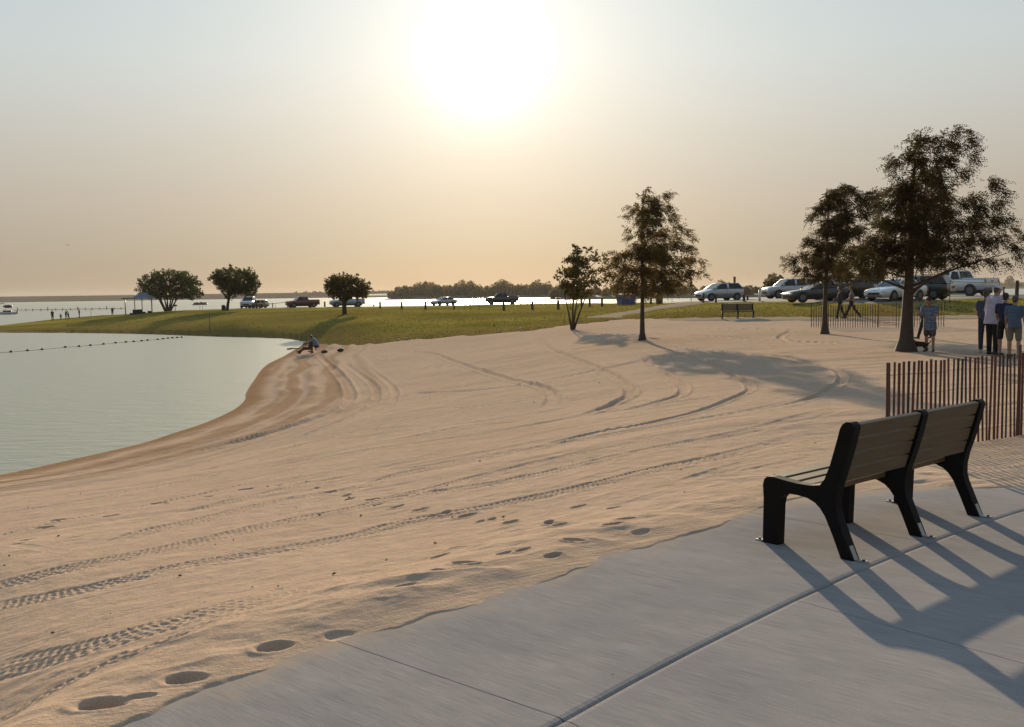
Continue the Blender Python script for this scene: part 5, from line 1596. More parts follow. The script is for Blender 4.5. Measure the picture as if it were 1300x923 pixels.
def person(label, loc, facing, H, top, bottom, shoes=SHOE, hair=HAIRD, lean=0.0, hipL=0, hipR=0, kneeL=0, kneeR=0, armL=(5, 6, 12), armR=(5, 6, 12), nod=0, turn=0,
           short_pants=False, sleeve='short', skirt=None, cap=None, brim=None, long_hair=False, sit=False, stout=1.0, coarse=False, group='people on the beach', loose=0.0, untucked=0.0):
    """local axes: x right, y ahead, z up; built for 1.75 m and scaled"""
    D2R = math.radians
    k = H / 1.75
    up = Vector((0, math.sin(D2R(lean)), math.cos(D2R(lean))))
    pel = Vector((0, 0, 0))
    J = {'pel': pel, 'belly': pel + up * .14, 'chest': pel + up * .34, 'neck0': pel + up * .50}
    fw = Vector((0, math.cos(D2R(lean)), -math.sin(D2R(lean))))
    J['neck1'] = J['neck0'] + up * .085 + fw * .02 + Vector((0, math.sin(D2R(nod)) * .05, 0))
    hd = Vector((0, math.sin(D2R(lean + nod)), math.cos(D2R(lean + nod))))
    J['head'] = J['neck1'] + hd * .115 + Vector((0, .02, 0))
    for s, sg, hip, kn, arm in (('L', -1, hipL, kneeL, armL), ('R', 1, hipR, kneeR, armR)):
        J['hip' + s] = pel + Vector((sg * .095, 0, -.03))
        a = D2R(hip); b_ = D2R(hip - kn)
        J['knee' + s] = J['hip' + s] + Vector((sg * .02, math.sin(a) * .43, -math.cos(a) * .43))
        J['ank' + s] = J['knee' + s] + Vector((0, math.sin(b_) * .42, -math.cos(b_) * .42))
        fa = min(0.9, max(-.9, b_ * .6))
        J['toe' + s] = J['ank' + s] + Vector((sg * .04, .17 * math.cos(fa), -.06 + .17 * math.sin(fa)))
        J['sh' + s] = J['neck0'] - up * .035 + Vector((sg * .185, 0, 0))
        fl, ab, el = [D2R(q) for q in arm]
        J['elb' + s] = J['sh' + s] + Vector((sg * math.sin(ab), math.sin(fl) * math.cos(ab), -math.cos(fl) * math.cos(ab))) * .29
        f2 = fl + el
        wd = Vector((sg * math.sin(ab) * .4, math.sin(f2), -math.cos(f2))).normalized()
        J['wri' + s] = J['elb' + s] + wd * .25
        J['hand' + s] = J['wri' + s] + wd * .08
        J['fd' + s] = wd
    low = min(min(J['toeL'].z, J['toeR'].z) - .028, min(J['ankL'].z, J['ankR'].z) - .085)
    if sit: low = min(low, -.13)
    off = Vector((0, 0, -low))
    for q in J:
        if not q.startswith('fd'): J[q] = J[q] + off
    root_loc = Vector(loc)
    vox = (.013 if not coarse else .03) * k
    st = stout

    def S(bm): bmesh.ops.scale(bm, vec=(k, k, k), verts=bm.verts); return bm
    bm = bmesh.new()
    add_capsule(bm, J['pel'], J['belly'], .125 * st, .12 * st); add_ell(bm, (J['belly'] + J['chest']) / 2, (.165 * st, .115 * st, .16)); add_ell(bm, J['chest'] + up * .02, (.17 * st, .115 * st, .15))
    add_ell(bm, J['pel'] + Vector((0, -.02, .0)), (.165 * st, .125 * st, .12))
    add_capsule(bm, J['neck0'] - up * .02, J['neck1'] + hd * .03, .062, .055)
    for s in 'LR':
        add_capsule(bm, J['neck0'] - up * .03, J['sh' + s], .065, .062)
        add_capsule(bm, J['sh' + s], J['elb' + s], .052 * st, .040); add_capsule(bm, J['elb' + s], J['wri' + s], .040, .027)
        wd = J['fd' + s]; sx = 1 if s == 'R' else -1
        acr = wd.cross(Vector((1, 0, 0))).normalized()
        add_ell(bm, J['wri' + s] + wd * .05, (.022, .040, .050), rot=Vector((0, 0, 1)).rotation_difference(wd).to_matrix())
        for fi, ln in enumerate((.062, .072, .068, .052)):
            o_ = J['wri' + s] + wd * .088 + acr * ((fi - 1.5) * .020)
            m_ = o_ + wd * ln * .55; e_ = m_ + (wd * .8 + Vector((-sx * .5, 0, 0))).normalized() * ln * .5
            add_capsule(bm, o_, m_, .0105, .0095); add_capsule(bm, m_, e_, .0095, .008)
        t0 = J['wri' + s] + wd * .03 + acr * .030; add_capsule(bm, t0, t0 + (wd * .6 + acr * .8).normalized() * .055, .012, .009)
        add_capsule(bm, J['hip' + s], J['knee' + s], .085 * st, .056); add_capsule(bm, J['knee' + s], J['knee' + s].lerp(J['ank' + s], .3), .054, .058); add_capsule(bm, J['knee' + s].lerp(J['ank' + s], .3), J['ank' + s], .056, .036)
        add_capsule(bm, J['ank' + s] + Vector((0, -.03, -.045)), J['toe' + s], .036, .028)
    rt = Euler((-D2R(lean + nod), 0, 0)).to_matrix() @ Matrix.Rotation(D2R(turn), 3, 'Z')
    hc = J['head']
    add_ell(bm, hc + rt @ Vector((0, -.005, .02)), (.076, .096, .105), rot=rt, sub=3); add_ell(bm, hc + rt @ Vector((0, .025, -.055)), (.056, .066, .065), rot=rt)
    add_ell(bm, hc + rt @ Vector((0, .098, -.015)), (.014, .022, .024), rot=rt); add_ell(bm, hc + rt @ Vector((0, .086, -.058)), (.026, .012, .010), rot=rt)
    add_ell(bm, hc + rt @ Vector((0, .082, .022)), (.05, .014, .012), rot=rt)
    for sx in (-1, 1): add_ell(bm, hc + rt @ Vector((sx * .077, -.01, -.005)), (.012, .024, .034), rot=rt)
    me = remeshed(S(bm), vox)
    body = link('person', me, SKIN); body.location = root_loc; body.rotation_euler = (0, 0, facing)
    tag(body, label, 'person', group)

    def part(nm, bm, mat, v=None):
        return link(nm, remeshed(S(bm), v or vox * 1.15), mat, body)
    # face and hair
    bm = bmesh.new()
    for sx in (-1, 1): add_ell(bm, hc + rt @ Vector((sx * .032, .088, .005)), (.013, .008, .008), rot=rt)
    bmesh.ops.scale(bm, vec=(k, k, k), verts=bm.verts); bm_obj('eyes', bm, HAIRD, body, smooth=True)
    bm = bmesh.new()
    add_ell(bm, hc + rt @ Vector((0, -.022, .038)), (.086, .096, .098), rot=rt, sub=3); add_ell(bm, hc + rt @ Vector((0, -.055, -.02)), (.074, .06, .08), rot=rt)
    if long_hair: add_capsule(bm, hc + rt @ Vector((0, -.07, -.02)), hc + rt @ Vector((0, -.10, -.20)), .075, .055)
    part('hair', bm, hair)
    if cap is not None:
        bm = bmesh.new(); add_ell(bm, hc + rt @ Vector((0, -.01, .065)), (.097, .112, .075), rot=rt, sub=3)
        if brim: add_ell(bm, hc + rt @ Vector((0, .0, .05)), (.165, .175, .014), rot=rt, sub=3)
        else: add_ell(bm, hc + rt @ Vector((0, .125, .045)), (.075, .075, .012), rot=rt)
        part('cap', bm, cap)
    # shirt
    t = .020 + loose
    bm = bmesh.new()
    add_ell(bm, J['chest'] + up * .02, (.172 * st + t, .118 * st + t, .17)); add_ell(bm, (J['belly'] + J['chest']) / 2, (.168 * st + t, .125 * st + t, .19))
    add_capsule(bm, J['belly'], J['pel'] + up * .03, .135 * st + t, .138 * st + t)
    if untucked: add_tube(bm, J['belly'] + up * .05, J['pel'] - up * (untucked + .02), .145 * st + t * .6, .168 * st + t * .6, n=18)
    add_capsule(bm, J['neck0'] - up * .05, J['neck0'] + up * .015, .09, .062)
    for s in 'LR':
        add_capsule(bm, J['neck0'] - up * .04, J['sh' + s], .075, .066 + t * .4)
        tt = .62 if sleeve == 'short' else 1.0
        add_capsule(bm, J['sh' + s], J['sh' + s].lerp(J['elb' + s], tt), .060 * st + t * .5, .056 + t * .5)
        if sleeve == 'long': add_capsule(bm, J['elb' + s], J['elb' + s].lerp(J['wri' + s], .92), .052 + t * .4, .04 + t * .3)
    part('shirt', bm, top)
    # trousers, shorts or skirt
    bm = bmesh.new()
    add_ell(bm, J['pel'] + Vector((0, -.01, 0)), (.172 * st + .012, .135 * st + .012, .13))
    for s in 'LR':
        if short_pants:
            add_capsule(bm, J['hip' + s], J['hip' + s].lerp(J['knee' + s], .88), .098 * st, .088)
        else:
            add_capsule(bm, J['hip' + s], J['knee' + s], .097 * st, .076); add_capsule(bm, J['knee' + s], J['ank' + s].lerp(J['knee' + s], .06), .076, .062)
    part('shorts' if short_pants else 'trousers', bm, bottom)
    for s in 'LR':
        bm = bmesh.new(); add_capsule(bm, J['ank' + s] + Vector((0, -.035, -.045)), J['toe' + s] + Vector((0, .01, 0)), .044, .036)
        add_ell(bm, J['ank' + s] + Vector((0, -.01, -.02)), (.046, .055, .045)); part('shoe', bm, shoes)
    return body


def stand(px, py):
    return on_land(px, py)


def look(p, deg):
    """deg=0 turned to the viewer's right, 90 away from the viewer, 180 left, 270 towards the viewer (person local +y is ahead)"""
    return math.radians(deg - 90) - math.atan2(p.x, p.y)


def hgt(p, top_py, px):
    return 1.0


GP = 'people standing by the big cypress'
p = stand(1250, 447.5); d_ = math.hypot(p.x, p.y)
person('woman in a blue top and blue jeans, leftmost of the four standing in line', p, look(p, 70), 1.66, cloth('mid_blue_cloth', (0.085, 0.13, 0.24)), cloth('jeans', (0.05, 0.075, 0.12)), shoes=SHOEW, hair=HAIRG, armR=(18, 8, 55), armL=(10, 8, 30), stout=1.05, group=GP, nod=10)
p = stand(1259.5, 450.5)
person('tall man in a white cap, loose white shirt and black trousers', p, look(p, 40), 1.80, cloth('white_shirt', (0.72, 0.70, 0.88)), cloth('black_trousers', (0.012, 0.012, 0.014)), hair=HAIRG, cap=cloth('white_cap', (1.0, 1.0, 1.2)), armL=(-5, 10, 35), armR=(15, 5, 60), nod=12, lean=5, sleeve='long', loose=.018, untucked=.16, stout=1.1, group=GP)
p = stand(1274.5, 453.0)
person('person in a navy polo shirt and dark shorts next to the man in white', p, look(p, 75), 1.60, cloth('navy_polo', (0.022, 0.032, 0.09)), cloth('dark_shorts', (0.018, 0.018, 0.02)), short_pants=True, armL=(10, 8, 45), armR=(20, 6, 60), group=GP, nod=8, hair=HAIRD, hipR=8, kneeR=10)
p = stand(1287, 455.0)
person('shorter person in light blue shirt and khaki shorts, rightmost of the four in line', p, look(p, 80), 1.54, cloth('light_blue_shirt', (0.11, 0.17, 0.27)), cloth('khaki_shorts', (0.27, 0.24, 0.19)), short_pants=True, stout=1.1, armL=(5, 8, 20), armR=(5, 10, 15), group=GP, hair=HAIRG, nod=8, untucked=.08)
p = stand(1180, 446.5)
person('woman in a blue patterned top, head bowed, beside the trunk of the largest cypress', p, look(p, 255), 1.52, print_mat(), cloth('grey_shorts', (0.14, 0.13, 0.13)), short_pants=True, lean=8, nod=42, hipL=4, hipR=-4, kneeR=6, kneeL=6, armL=(15, 8, 70), armR=(20, 8, 80), long_hair=True, untucked=.24, loose=.02, stout=1.12, group=GP)
p = stand(1172, 430.5)
person('person in a teal top and cap, mostly hidden behind the woman with bowed head', p, look(p, 190), 1.45, cloth('teal_cloth', (0.05, 0.16, 0.17)), cloth('dark_trousers_b', (0.02, 0.022, 0.03)), cap=cloth('teal_cap', (0.05, 0.13, 0.14)), lean=15, nod=20, hipL=15, hipR=-15, kneeR=15, armL=(40, 8, 60), armR=(30, 8, 60), group=GP)
p = stand(1066, 405.5)
person('walker in dark clothes, left of the two strolling behind the distant fence', p, look(p, 185), 1.74, cloth('charcoal_cloth', (0.06, 0.055, 0.055)), cloth('dark_trousers_c', (0.028, 0.026, 0.03)), hipL=12, hipR=-14, kneeR=14, kneeL=4, armL=(-18, 6, 20), armR=(20, 6, 30), sleeve='long', group='people walking behind the fence')
p = stand(1081, 404.6)
person('walker in a grey shirt in mid stride, right of the two behind the distant fence', p, look(p, 180), 1.76, cloth('grey_shirt', (0.25, 0.23, 0.22)), cloth('black_trousers_b', (0.015, 0.015, 0.018)), hipL=24, hipR=-24, kneeR=16, kneeL=2, armL=(-20, 6, 22), armR=(24, 6, 30), group='people walking behind the fence')
# the seated pair at the waterline
p = stand(402.5, 448.2)
person('hunched person in a light blue shirt sitting on the sand near the waterline', p, look(p, 150), 1.72, cloth('pale_blue_shirt', (0.26, 0.32, 0.42)), cloth('dark_swim_shorts', (0.03, 0.035, 0.06)), short_pants=True, sit=True, hipL=112, hipR=100, kneeL=118, kneeR=105, lean=28, nod=25, armL=(50, 10, 40), armR=(60, 10, 30), group='pair sitting at the waterline', loose=.02)
p = stand(394, 448.8)
person('person in brown and red sitting with bent legs beside the one in light blue', p, look(p, 172), 1.62, cloth('brown_cloth', (0.11, 0.065, 0.045)), cloth('red_brown_cloth', (0.16, 0.05, 0.035)), sit=True, hipL=98, hipR=86, kneeL=60, kneeR=20, lean=-12, nod=5, armL=(-35, 12, 10), armR=(-30, 12, 10), group='pair sitting at the waterline')
GF = 'people on the far lake edge'
for px, dd, H, ap, deg, hip, lab in [
    (68.3, 172, 1.75, (0.02, 0.02, 0.04), 250, 4, 'distant person in dark blue standing at the left tip of the lawn'),
    (78.8, 176, 1.1, (0.18, 0.19, 0.22), 90, 3, 'distant small child in pale clothes between the standing figures on the left'),
    (85.4, 174, 1.62, (0.03, 0.05, 0.12), 30, 6, 'distant person in dark clothes, left of the close pair on the lawn edge'),
    (88.6, 173, 1.45, (0.14, 0.2, 0.32), 200, -10, 'distant person in light blue leaning beside the close pair on the lawn edge'),
    (102.4, 182, 1.72, (0.03, 0.02, 0.02), 190, 3, 'distant slim person in dark clothes, standing alone near the marker post'),
    (144.5, 205, 1.75, (0.02, 0.03, 0.09), 260, 5, 'distant dark figure standing by the end of the jetty'),
]:
    t = math.atan2(px - 650, FPX); q = Vector((dd * math.sin(t), dd * math.cos(t), 0)); q.z = max(ground_z(q.x, q.y), WATER - .35)
    person(lab, q, look(q, deg), H, cloth('far_cloth', ap), cloth('far_trousers', tuple(c * .5 for c in ap)), hipL=hip, hipR=-hip, kneeR=abs(hip), coarse=True, lean=abs(hip) - 2, group=GF)

# small dog at the cypress trunk
dg = stand(1168, 446.0)
bm = bmesh.new()
add_capsule(bm, (0, -.16, .20), (0, .12, .21), .070, .085); add_capsule(bm, (0, .12, .22), (0, .24, .34), .060, .048); add_ell(bm, (0, .28, .37), (.052, .065, .052)); add_capsule(bm, (0, .31, .36), (0, .40, .34), .032, .022)
for sx in (-1, 1):
    add_ell(bm, (sx * .042, .25, .425), (.018, .020, .045))
    add_capsule(bm, (sx * .05, .12, .17), (sx * .05, .11, .09), .034, .020); add_capsule(bm, (sx * .05, .11, .09), (sx * .05, .14, .015), .019, .018)
    add_capsule(bm, (sx * .055, -.15, .19), (sx * .06, -.11, .12), .050, .028); add_capsule(bm, (sx * .06, -.11, .12), (sx * .06, -.20, .075), .026, .016); add_capsule(bm, (sx * .06, -.20, .075), (sx * .06, -.17, .014), .016, .016)
add_capsule(bm, (0, -.22, .22), (0, -.33, .33), .022, .010)
dog = link('dog', remeshed(bm, .012), simple('dark_brown_fur', (0.035, 0.022, 0.015), .9, var=.4, scale=20))
dog.location = dg; dog.rotation_euler = (0, 0, look(dg, 165)); tag(dog, 'small dark dog sitting at the foot of the largest cypress', 'dog')


# ------------------------------------------------------------------ small things
def bx(name, label, cat, p, size, mat, rz=0.0, group=None, bevel=.02):
    bm = bmesh.new(); add_box(bm, (0, 0, size[2] / 2), size)
    o = bm_obj(name, bm, mat, bevel=bevel); o.location = p; o.rotation_euler = (0, 0, rz); return tag(o, label, cat, group)


# wooden posts along the lake road: (px, base row, height m, radius, label)
GPOST = 'wooden posts along the lawn'
bmp = bmesh.new(); add_tube(bmp, (0, 0, -.2), (0, 0, 1.0), .5, .47, n=10)
es = [e for e in bmp.edges if e.calc_face_angle(0) > .8]; bmesh.ops.bevel(bmp, geom=es, offset=.06, segments=2, affect='EDGES')
pm_ = bpy.data.meshes.new('wooden_post'); bmp.to_mesh(pm_); bmp.free(); pm_.materials.append(POSTM)
PL = [
    (325.6, 392.2, .95, .13, 'left of two thin posts close together before the nose-on white pickup'),
    (329.6, 392.2, .85, .11, 'right of two thin posts close together before the nose-on white pickup'),
    (412.5, 390.5, 1.0, .15, 'dark post between the red pickup and the round tree nearest the beach'),
    (456.3, 390.0, 1.25, .17, 'dark post just right of the crown of the round tree nearest the beach'),
    (482.6, 392.3, 1.0, .15, 'first post of the row left of the wooded point'),
    (474.5, 389.8, .4, .13, 'short stump post between two taller posts left of the wooded point'),
    (510.0, 393.2, 1.05, .15, 'second post of the row, below the left end of the wooded point'),
    (540.2, 393.6, 1.12, .16, 'third post of the row, left of the small silver car'),
    (576.5, 393.6, 1.05, .11, 'post standing just right of the small silver car'),
    (639.6, 394.8, 1.12, .17, 'stout post standing in front of the dark pickup'),
    (676.0, 394.0, 1.05, .17, 'post between the dark pickup and the next post right'),
    (708.8, 393.8, 1.1, .17, 'stout post left of the small multi-stemmed tree'),
    (738.4, 390.5, 1.0, .14, 'post between the small tree and the slim cypress, left one'),
    (748.6, 390.5, 1.0, .14, 'post between the small tree and the slim cypress, middle one'),
    (764.2, 390.0, 1.05, .14, 'post between the small tree and the slim cypress, nearest the blue dumpster'),
    (826.5, 387.0, 1.0, .13, 'post just right of the slim cypress trunk near the path'),
    (892.8, 385.6, .85, .10, 'dark bollard before the front wheel of the silver hatchback'),
    (908.8, 385.4, .75, .09, 'dark bollard before the rear door of the silver hatchback'),
    (944.6, 384.4, .62, .12, 'short dark post right of the silver hatchback'),
    (949.0, 382.6, .45, .09, 'shortest dark post right of the silver hatchback'),
    (1273.8, 378.5, .85, .07, 'slim dark post right of the tailgate of the white pickup'),
    (1290.5, 381.0, 1.35, .14, 'tall thick dark post at the far right of the lawn'),
]
for px, py, h, r, lab in PL:
    q = on_land(px, py)
    o = bpy.data.objects.new('wooden_post', pm_); COL.objects.link(o)
    o.location = q + Vector((0, 0, .03)); o.scale = (r * 1.9, r * 1.9, h); o.rotation_euler = (random.uniform(-.03, .03), random.uniform(-.03, .03), random.uniform(0, 3))
    tag(o, lab, 'post', GPOST)
GST = 'thin stakes on the lawn'
for px, py, h, lab in [(590.2, 393.6, .95, 'leftmost of three thin stakes below the sun glitter'), (597.4, 393.9, .95, 'middle of three thin stakes below the sun glitter'), (608.5, 394.2, .98, 'rightmost of three thin stakes below the sun glitter'),
                       (627.5, 416.3, .30, 'short dark stake near the lower edge of the lawn'), (115.5, 402.6, 1.5, 'lone marker post near the left end of the lawn'), (744.3, 404.5, .22, 'tiny stake at the left tip of the path'),
                       (253.8, 393.6, .7, 'left of two tiny stakes right of the spreading tree'), (257.2, 393.6, .7, 'right of two tiny stakes right of the spreading tree'), (266.3, 421, 1.9, 'tall thin pole standing at the lagoon edge'), (526.5, 388.5, .6, 'tiny stake left of the small silver car')]:
    q = on_land(px, py); bm = bmesh.new(); add_box(bm, (0, 0, h / 2 - .08), (.05, .035, h + .16))
    o = bm_obj('stake', bm, POSTM, bevel=.008); o.location = q + Vector((0, 0, .02)); o.rotation_euler = (0, random.uniform(-.04, .04), random.uniform(0, 3)); tag(o, lab, 'stake', GST)
for px, py, h, lab in [(964.3, 384.3, .85, 'white bollard between the two silver cars'), (1020, 358, .0, '')][:1]:
    q = on_land(px, py); bm = bmesh.new(); add_tube(bm, (0, 0, 0), (0, 0, h), .09, n=14); add_ell(bm, (0, 0, h), (.09, .09, .05)); o = bm_obj('bollard', bm, PLATE, smooth=True); o.location = q + Vector((0, 0, .1)); tag(o, lab, 'bollard')

# tall sign and brown column by the lot
q = at_depth(877.4, 381.5, 92); q.z = ground_z(q.x, q.y)
sg_ = empty('sign_post', q, -math.atan2(q.x, q.y), 'tall thin sign post with a small dark panel, left of the silver hatchback', 'sign')
bm = bmesh.new(); add_tube(bm, (0, 0, 0), (0, 0, 2.0), .035, n=8); bm_obj('post', bm, GREYMETAL, sg_, smooth=True)
bm = bmesh.new(); add_box(bm, (0, -.045, 1.72), (.24, .03, .50)); bm_obj('sign_panel', bm, TRIM, sg_, bevel=.01)
q = at_depth(932.5, 378, 112); q.z = ground_z(q.x, q.y); bm = bmesh.new(); add_tube(bm, (0, 0, -.2), (0, 0, 2.6), .14, .13, n=12); add_tube(bm, (0, 0, 2.6), (0, 0, 2.66), .16, .15, n=12)
o = bm_obj('column', bm, simple('brown_column_paint', (0.13, 0.09, 0.06), .8), smooth=False); o.location = q; tag(o, 'brown upright column rising behind the silver hatchback', 'column')

# blue dumpster, brown bin
q = on_land(795, 388); dm = empty('dumpster', q, math.radians(24), 'blue metal dumpster on the lawn, left of the slim cypress trunk', 'dumpster')
BLUE = simple('dumpster_blue', (0.055, 0.10, 0.26), .5, .1, var=.25, scale=3)
bm = bmesh.new(); vs_ = add_box(bm, (0, 0, .68), (1.75, 1.25, 1.1))
for v in vs_:
    if v.co.z < .5: v.co.y *= .85
for xx in (-.6, -.2, .2, .6): add_box(bm, (xx, 0, .72), (.06, 1.31, .9))
bm_obj('container', bm, BLUE, dm, bevel=.02)
bm = bmesh.new(); add_box(bm, (0, 0, 1.26), (1.80, 1.32, .06), rot=Euler((.06, 0, 0)).to_matrix()); bm_obj('lid', bm, TRIM, dm, bevel=.02)
bm = bmesh.new()
for sx in (-1, 1): add_box(bm, (sx * .93, 0, .85), (.10, .5, .12))
for sx in (-1, 1):
    for sy in (-1, 1): add_tube(bm, (sx * .7, sy * .35, .07), (sx * .7 + .05, sy * .35, .07), .07, n=10)
bm_obj('handle', bm, TRIM, dm)
q = on_land(837, 386.8)
tbn = empty('litter_bin', q, .3, 'brown round litter bin right of the slim cypress trunk', 'bin')
bm = bmesh.new(); add_tube(bm, (0, 0, 0), (0, 0, .95), .32, .36, n=18); bm_obj('barrel', bm, POSTM, tbn, smooth=False, bevel=.02)
bm = bmesh.new(); add_tube(bm, (0, 0, .96), (0, 0, 1.12), .38, .22, n=18); bm_obj('lid', bm, TRIM, tbn)

# rail fence by the nose-on pickup
q0, q1 = [polar_pt(a, 163) for a in (333, 366.5)]
q0 = Vector((*q0, ground_z(*q0))); q1 = Vector((*q1, ground_z(*q1)))
rf = empty('rail_fence', q0, 0, 'low thin rail fence between the nose-on white pickup and the red pickup', 'fence')
bm = bmesh.new(); add_tube(bm, (0, 0, .75), (q1 - q0) * .47 + Vector((0, 0, .78)), .045, n=6); add_tube(bm, (q1 - q0) * .47 + Vector((0, 0, .78)), (q1 - q0) + Vector((0, 0, 1.05)), .04, n=6); bm_obj('rail', bm, POSTM, rf)
for t, h in ((0, .85), (.44, .9), (.55, .6), (1.0, 1.2)):
    bm = bmesh.new(); v = (q1 - q0) * t; add_tube(bm, v + Vector((0, 0, -.1)), v + Vector((0, 0, h)), .07 if t != .55 else .035, n=8); bm_obj('post', bm, POSTM, rf)

# shade pavilion left of the spreading tree
q = on_land(174, 399.2); PD = math.hypot(q.x, q.y)
pv_ = empty('shade_pavilion', q, -math.atan2(q.x, q.y), 'small open shade pavilion with a blue-grey roof on thin posts, left of the spreading tree', 'pavilion')
k_ = PD / FPX * .93
ROOF = simple('pavilion_roof_metal', (0.085, 0.10, 0.12), .5, .2)
xs = [(160.5 - 174) * k_, (171.7 - 174) * k_, (180.3 - 174) * k_, (192 - 174) * k_]
for i, x in enumerate(xs):
    for y in ((-1.5, 1.5) if i in (0, 3) else (-1.5,)):
        bm = bmesh.new(); add_tube(bm, (x, y, -.3), (x, y, 2.3), .06, n=8); bm_obj('post', bm, GREYMETAL, pv_, smooth=True)
bm = bmesh.new()
add_box(bm, ((xs[0] + xs[1]) / 2, 0, 2.38), (xs[1] - xs[0] + .9, 3.6, .14))
bm_obj('flat_roof', bm, ROOF, pv_, bevel=.02)
bm = bmesh.new(); x0, x1 = xs[1] - .4, xs[3] + .4
v = [bm.verts.new(c) for c in ((x0, -2, 2.32), (x1, -2, 2.32), (x1, 2, 2.32), (x0, 2, 2.32), (x0 + 1.2, 0, 3.25), (x1 - 1.2, 0, 3.25))]
for f in ((0, 1, 5, 4), (2, 3, 4, 5), (1, 2, 5), (3, 0, 4), (3, 2, 1, 0)): bm.faces.new([v[i] for i in f])
bm_obj('hip_roof', bm, ROOF, pv_)
GB = 'bins and boxes under the pavilion'
for px, s, lab in [(173.5, (.62, .6, .75), 'left of the two large dark bins under the pavilion'), (179.2, (.62, .6, .72), 'right of the two large dark bins under the pavilion')]:
    q = polar_pt(px, PD - 1.8); bx('litter_bin', lab, 'bin', Vector((*q, ground_z(*q) + .02)), s, TRIM, 0, GB, .06)
for px, s, lab in [(168.4, (.42, .3, .32), 'small dark cool box left of the bins under the pavilion'), (184.2, (.5, .3, .34), 'small dark cool box right of the bins under the pavilion'), (192, (.6, .3, .36), 'dark low box at the rightmost pavilion post')]:
    q = polar_pt(px, PD - 2.2); bx('cool_box', lab, 'box', Vector((*q, ground_z(*q) + .02)), s, TRIM, 0, GB, .03)
q = on_land(222.5, 395.0)
gr_ = empty('park_grill', q, .2, 'small black park grill on a post right of the spreading tree', 'grill')
bm = bmesh.new(); add_tube(bm, (0, 0, -.1), (0, 0, .75), .04, n=8); bm_obj('post', bm, TRIM, gr_)
bm = bmesh.new(); add_box(bm, (0, 0, .88), (.62, .42, .26)); bm_obj('firebox', bm, TRIM, gr_, bevel=.02)
q = on_land(284, 394.6)
lb = empty('litter_bin', q, 0, 'dark litter bin with a domed top beside the trunk of the flat-topped tree', 'bin')
bm = bmesh.new(); add_tube(bm, (0, 0, 0), (0, 0, .7), .28, .3, n=16); bm_obj('barrel', bm, TRIM, lb)
bm = bmesh.new(); add_ell(bm, (0, 0, .7), (.3, .3, .16)); bm_obj('lid', bm, TRIM, lb, smooth=True)

# jetty, boats, float line
WHITEB = simple('boat_white', (0.55, 0.55, 0.55), .4); DARKB = simple('boat_dark', (0.03, 0.03, 0.04), .5)
q0, q1 = gp(18, 395.3, WATER), gp(158.5, 392.9, WATER)
bm = bmesh.new(); dv = (q1 - q0); add_box(bm, dv / 2 + Vector((0, 0, .42)), (dv.length, 1.6, .14), rz=math.atan2(dv.y, dv.x))
jt = bm_obj('jetty', bm, POSTM); jt.location = q0; tag(jt, 'long low dark jetty lying across the lake on the left', 'jetty')
for i in range(15):
    t = (i + .5) / 15; bm = bmesh.new(); v = dv * t + Vector((-dv.y, dv.x, 0)).normalized() * (.6 if i % 2 else -.6); add_tube(bm, v + Vector((0, 0, -1)), v + Vector((0, 0, .8 if i % 4 else 1.3)), .12, n=8); bm_obj('pile', bm, POSTM, jt)


def hull(bm, L, W, H, z=0.0):
    st = []
    for t in (0, .15, .45, .75, .92, 1.0):
        x = (t - .5) * L; w = W / 2 * (1 - max(0, (t - .45) / .55) ** 2 * .97); zz = H * (1 + .25 * max(0, t - .5))
        st.append([(x, w * .55, z), (x, w, z + zz * .7), (x, w * .97, z + zz), (x, -w * .97, z + zz), (x, -w, z + zz * .7), (x, -w * .55, z)])
    ring_loft(bm, st, 6)


def boat(label, px, py, deg, L, canopy, dark):
    q = gp(px, py, WATER); b = empty('motor_boat', q, math.radians(deg) - math.atan2(q.x, q.y), label, 'boat', 'boats on the lake')
    bm = bmesh.new(); hull(bm, L, L * .36, .85, -.2); bm_obj('hull', bm, DARKB if dark else WHITEB, b, bevel=.03)
    bm = bmesh.new(); add_box(bm, (0, 0, .85), (L * .45, L * .24, .45)); bm_obj('cockpit', bm, DARKB, b, bevel=.06)
    bm = bmesh.new(); add_box(bm, (.3, 0, 1.22), (.06, L * .22, .42), rot=Euler((0, -.35, 0)).to_matrix()); bm_obj('windscreen', bm, GLASS, b)
    bm = bmesh.new(); add_box(bm, (-L * .52, 0, .5), (.35, .4, .8)); bm_obj('outboard_motor', bm, TRIM, b, bevel=.05)
    if canopy:
        bm = bmesh.new(); add_ell(bm, (-.2, 0, 2.15), (L * .27, L * .19, .45)); bm_obj('canopy', bm, DARKB, b, smooth=True)
        for sx in (-1, 1):
            for sy in (-1, 1): bm = bmesh.new(); add_tube(bm, (-.2 + sx * L * .2, sy * L * .15, .7), (-.2 + sx * L * .17, sy * L * .13, 2.1), .03, n=6); bm_obj('canopy_pole', bm, GREYMETAL, b)
    return b


